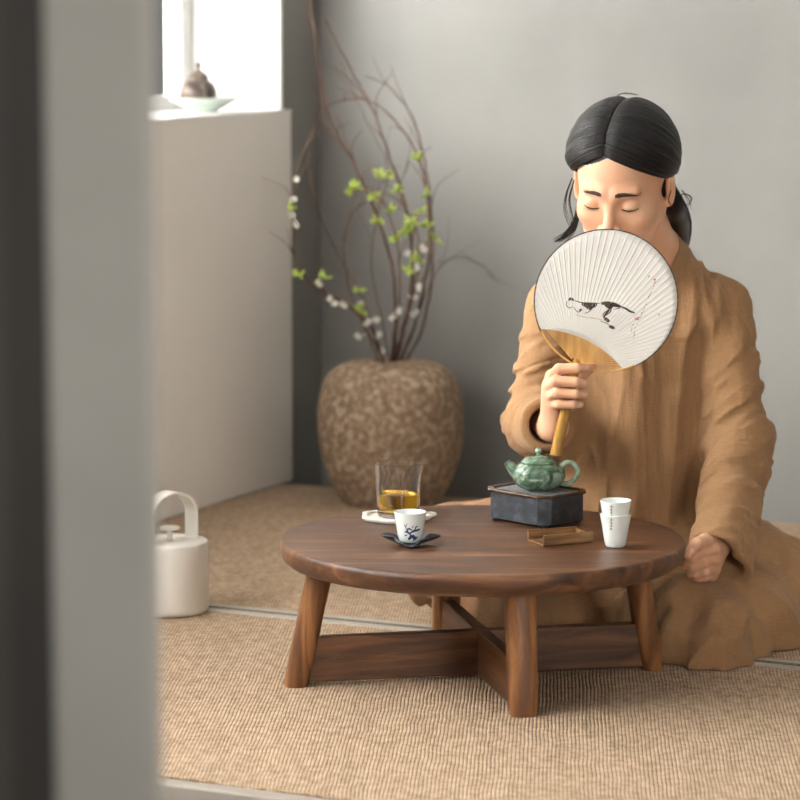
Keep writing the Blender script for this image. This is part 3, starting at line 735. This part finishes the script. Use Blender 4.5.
def neck_sdf(P): return smin(cap(P, HB, NB+Vector((0, .0, -.005)), .050, .052), cap(P, NB, NB-Vector((0, -.01, .08)), .055, .07), .03)
def headneck(P):
    d = head_sdf((P-HCn) @ HRn)
    return smin(d, neck_sdf(P), .016)
def torso_in(P):
    d = ell(P, (.405, 5.305, .47), (.12, .07, .15)); d = smin(d, ell(P, (.405, 5.315, .28), (.10, .072, .16)), .05)
    d = smin(d, ell(P, (.41, 5.335, .12), (.15, .11, .09)), .05)
    d = smin(d, cap(P, sR+Vector((.03, 0, -.01)), sL-Vector((.03, 0, .01)), .034), .03)
    d = smin(d, cap(P, NB-Vector((0, -.01, .02)), (.405, 5.305, .52), .05, .08), .03)
    for s_, e_ in ((sR, eR), (sL, eL)): d = smin(d, cap(P, s_, e_, .036, .032), .02)
    d = smin(d, chain(P, [(.36, 5.335, .12), (.13, 5.32, .115), (.30, 5.20, .06)], (.07, .055, .04), .03), .04)
    d = smin(d, chain(P, [(.46, 5.335, .12), (.50, 5.08, .052), (.60, 5.22, .050)], (.07, .038, .032), .03), .04)
    return d
parts = []
for fn, lo, hi, h in ((headneck, HCn-.155, HCn+np.array([.155, .2, .155]), .0019),
                      (hand_R, np.array([.15, 4.93, at(550, 470, 5.26).z]), np.array([.345, 5.26, at(590, 345, 4.94).z]), .0013),
                      (hand_L, np.array([.44, 4.94, .10]), np.array([.63, 5.26, .39]), .0014),
                      (torso_in, (.03, 4.95, .0), (.75, 5.48, .68), .008)):
    lo_ = np.minimum(lo, hi); hi_ = np.maximum(lo, hi); vs, fs = surface(fn, lo_, hi_, h); vs = relax(vs, fs, 1, .35); parts.append((vs, fs))
off = 0; AV = []; AF = []; AM = []
for i, (vs, fs) in enumerate(parts):
    mi = np.zeros(len(fs), dtype=np.int32)
    if i == 0:
        c = vs[fs].mean(1); q = (c-HCn) @ HRn; ax = np.abs(q[:, 0])
        lip = (ax < .0225-.1*np.maximum(0, np.abs(q[:, 2]+.0685)-.003)) & (q[:, 1] < -.072) & (q[:, 2] < -.0605) & (q[:, 2] > -.0785) & (np.abs(q[:, 2]+.069) < .0098-.28*ax)
        mi[lip] = 1
        # scalp: behind the hairline
        sc_ = (ell(q.astype(np.float32), CR_C, CR_R) < .006) & ((q[:, 2] > .078-.9*np.maximum(0, ax-.0)**1.0*.55+.0) & (q[:, 1] > -.10)) | ((q[:, 1] > .035) & (q[:, 2] > -.05) & (ell(q.astype(np.float32), CR_C, CR_R) < .006))
        mi[sc_] = 2
    AV.append(vs); AF.append(fs+off); AM.append(mi); off += len(vs)
body_ob = npmesh('body', np.concatenate(AV), np.concatenate(AF), [MT['skin'], MT['lip'], MT['scalp']], person, np.concatenate(AM))
# eyebrows and lashes
def onhead(x, z, lift=.0006):                           # project on the face surface
    y0 = -.13
    pts = np.stack([np.full(300, x), np.linspace(-.13, -.04, 300), np.full(300, z)], 1).astype(np.float32)
    dd = head_sdf(pts); k = int(np.argmax(dd < 0)); return Vector((x, float(pts[k, 1])-lift, z))
for sx in (-1, 1):
    b = MB(); N = 12; P_ = []
    for i in range(N+1):
        s = i/N; x = sx*lerp(.0115, .0485, s); z = .0185+.0030*math.sin(PI*min(1, s*1.05)*.62)-.008*s*s; P_.append((x, z, .0050*(1-.75*s**2)*(.6+.4*min(1, s*6))))
    vs = []
    for x, z, w_ in P_:
        for q in (-1, -.4, .4, 1): vs.append(hw(onhead(x, z+q*w_, .0009 if abs(q) < .9 else -.0004)))
    b.add(vs, [(i*4+k, i*4+k+1, (i+1)*4+k+1, (i+1)*4+k) for i in range(N) for k in range(3)])
    for i in range(46):                                    # single hairs
        s = random.random(); j = int(s*N); x, z, w_ = P_[j]; z += random.uniform(-1, 1)*w_; p0 = onhead(x, z, .0008); p1 = onhead(x+sx*.0045, z+.0016, .0014)
        b.tube([hw(p0), hw(p1)], [.00022, .0001], n=4)
    b.build('eyebrow', MT['brow'], body_ob, world=True)
    b = MB(); pts = []
    for i in range(13):
        s = i/12; x = sx*lerp(.0185, .0455, s); z = -.0102-.0018*math.sin(PI*s)+.0012*s; pts.append(hw(onhead(x, z, .0006)))
    b.tube(pts, [.0005+.0008*math.sin(PI*min(1, .12+.8*i/12)) for i in range(13)], n=6)
    for i in range(1, 13):
        s = i/12; p = pts[i]; b.tube([p, p+HR @ Vector((sx*.0012*s, -.0038, -.0022)), p+HR @ Vector((sx*.0024*s, -.0058, -.0022))], [.0002, .00015, .00006], n=4)
    b.build('eyelashes', MT['lash'], body_ob, world=True)
# fingernails
def nail(a, b_, r, out):
    ax = (b_-a).normalized(); o = Vector(out); o = (o-ax*o.dot(ax)).normalized(); w = ax.cross(o); c = a.lerp(b_, .72)+o*(r-.0010)
    b = MB(); b.ball((0, 0, 0), (.0052, .0043, .0016), n=8); b.v = [tuple(c+ax*x+w*y+o*z) for x, y, z in b.v]; b.build('fingernail', MT['nail'], body_ob, world=True)
nail(at(697, 544, 4.966), at(688.5, 554, 4.962), .0095, (-.2, -1, .1))
for p0, p1, r_ in (((577, 368, 4.973), (588, 368, 4.986), .0072), ((575, 382, 4.968), (585, 384, 4.983), .0074), ((575, 394, 4.971), (584, 395, 4.985), .0070), ((573, 404.5, 4.976), (580, 404.5, 4.987), .0064)):
    nail(at(*p0), at(*p1), r_, (.8, -1, .1))
# ---- hair
EC = Vector((0, .018, .038)); ER = Vector((.0905, .108, .0975))
def onell(d, s=1.0):
    d = Vector(d); k = 1/math.sqrt((d.x/ER.x)**2+(d.y/ER.y)**2+(d.z/ER.z)**2); return EC+d*k*s
hn = np.random.default_rng(3).random(200)
def hnz(s, f):
    x = s*f; i = int(x); t_ = x-i; t_ = t_*t_*(3-2*t_); return hn[i % 200]*(1-t_)+hn[(i+1) % 200]*t_-.5
part_dirs = spline([Vector((-.10, -.80, .40)), Vector((-.09, -.60, .66)), Vector((-.06, -.30, .88)), Vector((-.03, .15, 1.0)), Vector((0, .6, .78)), Vector((0, .9, .35))], 20)
def pd_(s):
    x = s*(len(part_dirs)-1); i = min(int(x), len(part_dirs)-2); return part_dirs[i].lerp(part_dirs[i+1], x-i).normalized()
hb = MB()
for side in (-1, 1):
    nu, nv = 170, 52; D = []
    for i in range(nu):
        u = i/(nu-1); p = pd_(u)
        k1 = Vector((side*.95, lerp(-.64, .75, min(1, u*1.15)), lerp(-.10, .35, u))).normalized()
        k2 = Vector((side*lerp(1.0, .7, u), lerp(.16, 1.0, u), lerp(-.52, -.15, u))).normalized()
        g = Vector((side*.10, 1.0, -.62)).normalized()
        for j in range(nv):
            t_ = j/(nv-1); D.append((p*(1-t_)**3+k1*3*(1-t_)**2*t_+k2*3*(1-t_)*t_*t_+g*t_**3).normalized())
    Dn = np.array([tuple(q) for q in D], dtype=np.float32); rr = np.full(len(Dn), .16, dtype=np.float32); E0 = V3(EC)
    for _ in range(40): rr = rr-np.clip(head_sdf(E0+Dn*rr[:, None], False), -.01, .02)*.8
    grid_ = []
    for i in range(nu):
        u = i/(nu-1)
        for j in range(nv):
            t_ = j/(nv-1); up_ = 1-math.exp(-(u/.10)**1.3)
            th_ = lerp(.0020, .0125, up_)+.0060*math.sin(PI*min(1, t_*1.1))*(.35+.65*up_)
            th_ += .0016*hnz(u+side*.3+2, 75)*min(1, 4*t_)+.0030*hnz(u+3+side, 21)*min(1, 3*t_)*min(1, u*8)
            th_ -= .0042*math.exp(-(t_/.04)**2)
            if t_ > .82: th_ -= .006*(t_-.82)/.18
            grid_.append(hw(EC+D[i*nv+j]*(float(rr[i*nv+j])+th_)))
    hb.grid(lambda u, v: grid_[round(u*(nu-1))*nv+round(v*(nv-1))], nu, nv)
hair = hb.build('hair', MT['hair'], person, world=True, solid=.005, ang=180, off=0)
# gathered tail and loose strands
G = hw(onell(Vector((0, 1, -.58)).normalized(), .93)); down = Vector((0, 0, -1))
b = MB(); tp_ = spline([G+Vector((0, -.012, .01)), at(667, 196, 5.205), at(676, 213, 5.275), at(678, 232, 5.350), at(672, 262, 5.415), at(664, 310, 5.435)], 7)
b.tube(tp_, [lerp(.028, .021, min(1, i/8))*(1 if i < 24 else lerp(1, .3, (i-24)/(len(tp_)-24))) for i in range(len(tp_))], n=24)
for i in range(150):
    a = random.uniform(0, 2*PI); rr = random.uniform(.9, 1.12); N = len(tp_); pts = []
    for j in range(0, N, 3):
        w_ = lerp(.027, .021, min(1, j/8))*(1 if j < 24 else lerp(1, .3, (j-24)/(len(tp_)-24))); pts.append(tp_[j]+Vector((math.cos(a), math.sin(a), 0))*w_*rr)
    b.tube(pts, .0007, n=4)
b.build('ponytail', MT['hair'], hair, world=True)
def wisp(pxs, Y0, r=.0006, n=1, spread=0):
    b = MB()
    for k in range(n):
        o = Vector((random.uniform(-1, 1), random.uniform(-1, 1), random.uniform(-.4, .4)))*spread
        pts = spline([at(x, y, Y0)+o*(i/(len(pxs)-1)*1.2+.2) for i, (x, y) in enumerate(pxs)], 7); m_ = len(pts); b.tube(pts, [r*lerp(1, .3, i/m_) for i in range(m_)], n=5)
    b.build('loose_strand', MT['hair'], hair, world=True)
wisp([(572, 178), (566, 195), (565, 210), (571, 226)], 5.10, .0007, 5, .003)
wisp([(574, 180), (569, 200), (572, 222), (566, 236)], 5.11, .0007, 5, .004)
wisp([(578, 205), (576, 220), (570, 232), (560, 240)], 5.16, .0010, 40, .008)
wisp([(671, 190), (668, 200), (671, 207)], 5.10, .0006, 3, .003)
wisp([(674, 200), (684, 194), (691, 198), (688, 205), (682, 203)], 5.14, .0007, 3, .002)
wisp([(682, 190), (688, 200), (690, 210)], 5.17, .0006, 3, .003)
wisp([(608, 104), (620, 94), (636, 95)], 5.13, .0005, 3, .003)
# ---- robe
def fold(P, fx, fy, fz, seed, w=.5):
    Q = np.stack([P[:, 0]*fx+seed, P[:, 1]*fy+seed*1.7, P[:, 2]*fz+seed*.6], 1).astype(np.float32)
    q2 = Q.copy(); q2[:, 0] += w*vnoise(Q*.5+7); n_ = vnoise(q2); return n_
def ridge(n_, k=7): return np.clip(1-np.abs(n_)*k, 0, 1)**1.6
def armfold(P, a, b_, seed, f=55, twist=2.2):
    a = V3(a); b_ = V3(b_); ab = b_-a; L = float(np.linalg.norm(ab)); ab = ab/L
    q = P-a; t_ = q @ ab; u = np.cross(ab, [0, 1, 0]); u = (u/np.linalg.norm(u)).astype(np.float32); rx = q @ u; ry = q @ np.cross(ab, u).astype(np.float32)
    Q = np.stack([t_*f+rx*f*.55, rx*14+seed, ry*12+seed*1.3], 1).astype(np.float32); n_ = vnoise(Q)+.5*vnoise(Q*1.9+3)
    return n_, np.clip(t_/L, 0, 1)
CufR0 = at(548, 425, 5.046); CufL0 = at(714, 548, 5.03)
def robe_sdf(P):
    tor = ell(P, (.400, 5.300, .465), (.158, .100, .190))
    tor = smin(tor, cap(P, sR+Vector((.02, .0, 0)), sL-Vector((.02, 0, 0)), .047), .045)
    tor = smin(tor, cap(P, NB-Vector((0, 0, .045)), (.400, 5.30, .50), .056, .09), .04)
    tor = smin(tor, ell(P, (.395, 5.305, .29), (.150, .112, .200)), .05)
    f1 = fold(P, 26, 3, 3.0, 3.3, 1.6); f2 = fold(P, 60, 4, 9, 8.1, 1.5); f3 = fold(P, 10, 3, 6, 1.1)
    f1 = np.where(f1 > 0, f1, .5*f1); tor = tor-.032*f1-.010*f2-.020*f3-.0075*ridge(fold(P, 20, 3, 3.6, 12.3, 1.8), 9)-.005*ridge(fold(P, 34, 6, 9, 31.3, 2.2), 8)
    lap = ell(P, (.41, 5.35, .11), (.215, .15, .115))
    lap = smin(lap, cap(P, (.35, 5.345, .13), (.100, 5.315, .118), .10, .092), .05)
    lap = smin(lap, cap(P, (.47, 5.33, .11), (.500, 5.060, .052), .10, .078), .06)
    lap = smin(lap, ell(P, (.500, 5.025, .020), (.092, .110, .085)), .04)
    lap = smin(lap, ell(P, (.625, 5.290, .055), (.120, .125, .115)), .06)
    lap = smin(lap, ell(P, (.570, 5.150, .035), (.105, .130, .095)), .05)
    lap = smin(lap, ell(P, (.30, 5.22, .03), (.20, .10, .075)), .05)
    g1 = fold(P, 17, 15, 6, 5.5, 2.2); g2 = fold(P, 40, 34, 10, 2.2, 1.8); lw = np.clip(1-P[:, 2]/.22, 0, 1)
    lap = lap-(.060*g1+.014*g2)*(.25+.75*lw)-.006*ridge(fold(P, 17, 15, 7, 21.5, 2.4), 8)*(.4+.6*lw)-.010*np.clip(1-P[:, 2]/.03, 0, 1)*(1+1.5*g2)
    ka = np.arctan2(P[:, 1]-5.06, P[:, 0]-.50); kr = np.hypot(P[:, 1]-5.06, P[:, 0]-.50)
    lap = lap-.011*np.sin(ka*8+6*vnoise(P*9))*np.clip(1-np.abs(kr-.11)/.10, 0, 1)*np.clip(1-P[:, 2]/.13, 0, 1)
    d = smin(tor, lap, .035)
    # right sleeve (left in the photograph)
    n1, t1 = armfold(P, sR, eR, 4.0); n2, t2 = armfold(P, eR, CufR0, 9.0, 70)
    a = cap(P, sR, eR, .051, .047)-(.002+.014*t1)*n1-(.001+.006*t1)*ridge(n1-.08, 5)
    c = cap(P, eR+Vector((.0, .0, -.008)), CufR0, .047, .046)-.013*n2*(1-.7*t2)-.006*ridge(n2-.05, 5)*(1-.8*t2)
    ax = V3((CufR0-eR).normalized()); pl = (P-V3(CufR0)) @ ax-.006
    c = smax(c, pl, .004)
    cin = cap(P, CufR0+(eR-CufR0)*.35, CufR0+(CufR0-eR)*.4, .022, .0435)
    sl = smin(a, c, .022)
    d = smin(d, sl, .014)
    # left sleeve (right in the photograph), wide at the wrist
    n3, t3 = armfold(P, sL, eL, 14.0, 40); n4, t4 = armfold(P, eL, CufL0, 19.0, 45)
    a = cap(P, sL, eL, .051, .050)-(.002+.015*t3)*n3-(.001+.006*t3)*ridge(n3-.08, 5)
    e1 = CufL0; e2 = at(732, 575, 5.048)
    c = smin(cap(P, eL, e1, .051, .040), cap(P, eL+Vector((.005, .01, -.01)), e2, .048, .035), .03)-.013*n4*(1-.5*t4)-.0055*ridge(n4-.05, 5)*(1-.6*t4)
    axl = V3((CufL0-eL).normalized()); pl = (P-V3(CufL0)) @ axl-.004
    tri = (P-V3(e2)) @ V3((Vector((.15, -.2, -1))).normalized())-.022
    c = smax(smax(c, pl+.0, .004), tri, .004)
    sl = smin(a, c, .022); d = smin(d, sl, .012)
    # openings
    d = smax(d, -cin, .003)
    o1 = smin(cap(P, CufL0+(eL-CufL0)*.4, CufL0+(CufL0-eL)*.35, .022, .037), cap(P, e2+(eL-e2)*.35, e2+Vector((-.022, -.05, -.040)), .016, .037), .015)
    near_ = ((P-V3(CufL0)) @ axl) > -.14
    lapkeep = lap-.002
    d = np.maximum(d, np.where(near_ & (lapkeep > 0), -o1, -1.0))
    nk = cap(P, NB+Vector((0, -.004, -.03)), hw((0, .03, -.05)), .052, .058); d = smax(d, -nk, .004)
    return np.maximum(d, .0015-P[:, 2])
vs, fs = surface(robe_sdf, (-.04, 4.86, -.012), (.80, 5.56, .72), .0034)
vs = relax(vs, fs, 1, .4)
robe_ob = npmesh('robe', vs, fs, [MT['robe']], person)
# collar
def collar(u, v):
    a = -PI/2+.10+u*(2*PI-.06); ct = NB+Vector((-.004, -.004, -.012)); up = (hw((0, .03, -.05))-NB).normalized(); e1 = Vector((1, 0, 0)); e1 = (e1-up*e1.dot(up)).normalized(); e2 = up.cross(e1)
    r = lerp(.070, .059, v)+.002*math.sin(5*a)+.003*u; return ct+e1*math.cos(a)*r+e2*math.sin(a)*r*1.0+up*(v*.046-.002)
MB().grid(collar, 72, 8).build('collar', MT['robe'], robe_ob, world=True, solid=.004)
# cuff seams, dark lining and button
def cuffring(c, ax, r, wdt, name='cuff'):
    ax = ax.normalized(); e1 = ax.cross(Vector((0, 1, 0.2))).normalized(); e2 = ax.cross(e1)
    b = MB(); b.grid(lambda u, v: c+ax*(v-1)*wdt+(e1*math.cos(2*PI*u)+e2*math.sin(2*PI*u))*(r+.0012*math.sin(2*PI*u*5)), 49, 5); return b

# ================================================================== FAN
FC = at(606, 301, 4.985); FS = 1/(F/5.06); FR = 71*FS
tilt = R(26)
fx = Vector((math.cos(tilt), 0, -math.sin(tilt))); fu = Vector((math.sin(tilt), 0, math.cos(tilt))); fn_ = Vector((0, 1, 0))
fan = thing('hand_fan', 'round white pleated paper fan with an inked cat, held before the face', 'fan', at(566, 400, 5.0))
def fl(r, u, dy=0): return FC+fx*r*FS+fu*u*FS+fn_*dy
OV = -70.0
def edge(th):                                        # distance from the pivot to the rim
    s, c = math.sin(th), math.cos(th); k = -OV*c; return k+math.sqrt(max(71**2-OV**2+k*k, 0))
def arc(th):                                         # distance from the pivot to the paper's lower edge
    s, c = math.sin(th), math.cos(th); # parabola u = -43 - .0048 r^2
    A = .0048*s*s; B = c; C_ = -(-43-OV)
    return (-B+math.sqrt(B*B-4*A*C_))/(2*A) if A > 1e-9 else (-C_/B)
TH = R(69.5); NP = 50
def pos(th, rr, dy): return fl(math.sin(th)*rr, OV+math.cos(th)*rr, dy)
b = MB(); NT = NP*10
def pleat(u): return -.0007*max(0, 1-abs(((u*NP) % 1)-.5)*5)
def paper(u, v, dy0=0):
    th = lerp(-TH, TH, u); r0 = min(arc(th), edge(th)-.5); r1 = edge(th)-.3
    return pos(th, lerp(r0, r1, v), pleat(u)+dy0)
b.grid(paper, NT+1, 14)
def ink(pts, wd, mi):                                 # brush strokes in fan pixels (photograph frame)
    P2 = spline([Vector((x, y, 0)) for x, y in pts], 5) if len(pts) > 2 else [Vector((pts[0][0], pts[0][1], 0)).lerp(Vector((pts[1][0], pts[1][1], 0)), i/4) for i in range(5)]
    N = len(P2); top = []; bot = []
    for i, p in enumerate(P2):
        t_ = (P2[min(i+1, N-1)]-P2[max(i-1, 0)]).normalized(); nn = Vector((-t_.y, t_.x, 0)); w_ = wd*(.4+.6*math.sin(PI*(i+.7)/(N+.4)))/2
        for q, lst in ((p+nn*w_, top), (p-nn*w_, bot)):
            dx, du = q.x-606, -(q.y-301)
            r = dx*math.cos(tilt)-du*math.sin(tilt); u_ = dx*math.sin(tilt)+du*math.cos(tilt)
            th = math.atan2(r, u_-OV); lst.append(fl(r, u_, pleat((th+TH)/(2*TH))-.00045))
    b.add(top+bot, [(i, N+i, N+i+1, i+1) for i in range(N-1)], mi)
Z = lambda x, y: (540+x/5.714, 240+y/5.714)
for pts, wd, mi in [([(165, 345), (178, 335), (195, 345)], 2.6, 1), ([(240, 365), (270, 372), (300, 375), (325, 365)], 5.0, 1), ([(255, 360), (280, 385), (300, 390)], 4.2, 1),
    ([(200, 345), (240, 358), (300, 360), (345, 362)], 1.2, 1), ([(350, 362), (385, 362), (425, 370), (460, 380)], 4.4, 1), ([(370, 365), (395, 375), (410, 390)], 6.0, 1),
    ([(455, 378), (490, 392), (515, 408), (540, 415)], 2.0, 1), ([(405, 385), (395, 405), (370, 425), (365, 440)], 4.0, 1), ([(365, 440), (385, 458), (398, 465)], 3.6, 1),
    ([(395, 490), (412, 498), (428, 505)], 3.2, 1), ([(228, 395), (236, 405)], 3.4, 1), ([(158, 350), (152, 370), (170, 388), (190, 380)], .7, 1), ([(195, 385), (215, 410), (232, 408)], .7, 1),
    ([(300, 390), (280, 410), (255, 420)], .7, 1), ([(420, 395), (450, 390), (455, 380)], .8, 1), ([(345, 462), (380, 475), (405, 490)], .7, 1), ([(200, 425), (260, 440), (330, 450)], .7, 2), ([(290, 440), (350, 455), (385, 460)], .6, 2),
    ([(540, 445), (552, 450), (566, 440)], 2.4, 2), ([(645, 222), (655, 232)], 2.2, 2), ([(655, 238), (650, 246)], 1.6, 2), ([(616, 205), (622, 212)], 1.0, 1), ([(675, 428), (682, 424)], 1.2, 1)]:
    ink([Z(*p) for p in pts], wd, mi)
for (x0, y0), (x1, y1), n_ in (((650, 250), (555, 480), 19), ((532, 485), (520, 520), 4), ((545, 500), (535, 555), 5)):
    for k in range(n_):
        s = k/(n_-1); x = lerp(x0, x1, s); y = lerp(y0, y1, s)
        for q in range(2): ink([Z(x+random.uniform(-5, 5), y+random.uniform(-4, 4)), Z(x+random.uniform(-5, 5), y+random.uniform(-4, 4))], .55, 1 if random.random() < .75 else 2)
b.build('paper_leaf', [MT['paper'], MT['ink'], MT['pink']], fan, world=True, solid=.00018, ang=10)
b = MB(); b.tube([fl(71*math.sin(a), 71*math.cos(a), 0) for a in [lerp(-R(142), R(132), i/96) for i in range(97)]], .0009, n=8)
b.tube([paper(i/80, 0) for i in range(81)], .0006, n=6, mi=1)
b.build('rim', [MT['rimblack'], MT['paper']], fan, world=True)
for i in range(NP-3):
    th = lerp(-TH*.93, TH*.93, i/(NP-4)); MB().tube([pos(th*.9, 6, .0006), pos(th, min(arc(th), edge(th)-2)+3, .0006)], [.0005, .0007], n=6).build('rib', MT['bamboo'], fan, world=True)
MB().tube([fl(70.2*math.sin(a), 70.2*math.cos(a), 0) for a in [lerp(R(130), R(360-140), i/30) for i in range(31)]], .0016, n=8).build('bamboo_bow', MT['bamboo'], fan, world=True)
hpts = spline([at(579, 356, 4.992), at(576, 366, 4.997), at(572, 380, 4.998), at(567, 405, 5.000), at(561, 430, 5.002), at(557, 449, 5.004), at(556, 455, 5.004)], 5)
nh = len(hpts); MB().tube(hpts, [lerp(.0062, .0078, min(1, i/6))+.0022*(i/nh) for i in range(nh)], n=20, flat=.85).build('handle', MT['bamboo2'], fan, world=True)

# ================================================================== LIGHT
w_ = bpy.data.worlds.new('sky'); S.world = w_; w_.use_nodes = True
bg = w_.node_tree.nodes['Background']; bg.inputs[0].default_value = (1, .98, .95, 1); bg.inputs[1].default_value = .2
def area(name, loc, to, sx, sy, pw, col):
    l_ = bpy.data.lights.new(name, 'AREA'); l_.shape = 'RECTANGLE'; l_.size = sx; l_.size_y = sy; l_.energy = pw; l_.color = col
    o = bpy.data.objects.new(name, l_); COL.objects.link(o); o.location = loc
    o.rotation_euler = (Vector(to)-Vector(loc)).normalized().to_track_quat('-Z', 'Y').to_euler(); return o
area('window_daylight', room(LW-.8, 3.4, 1.55), room(-1.9, 4.75, .65), 3.4, 1.1, 215, (1, .98, .95))
area('back_wall_fill', room(LW-.9, 4.1, .55), room(-1.7, 6.1, 1.35), 2.4, .5, 470, (1, .99, .97))  # added low outside the window, brightens the upper back wall and ceiling
area('doorway_daylight', (-1.5, 1.0, 1.5), (.1, 5.1, .6), 1.2, 1.2, 22, (1, .98, .95))
area('low_wall_fill', (1.35, 1.6, .95), (-.5, 6.4, .7), .6, .6, 33, (1, .96, .90))  # added fill from the right, no lamp stands here; lifts the low white wall
sun = bpy.data.lights.new('sun', 'SUN'); sun.energy = 3.2; sun.angle = .02; sun.color = (1, .98, .95)
so = bpy.data.objects.new('sun', sun); COL.objects.link(so); so.rotation_euler = (room(-1, 0, -.9)).to_track_quat('-Z', 'Y').to_euler()

S.view_settings.view_transform = 'Standard'; S.view_settings.look = 'None'; S.view_settings.gamma = 1; S.view_settings.use_curve_mapping = False
S.view_settings.exposure = .06
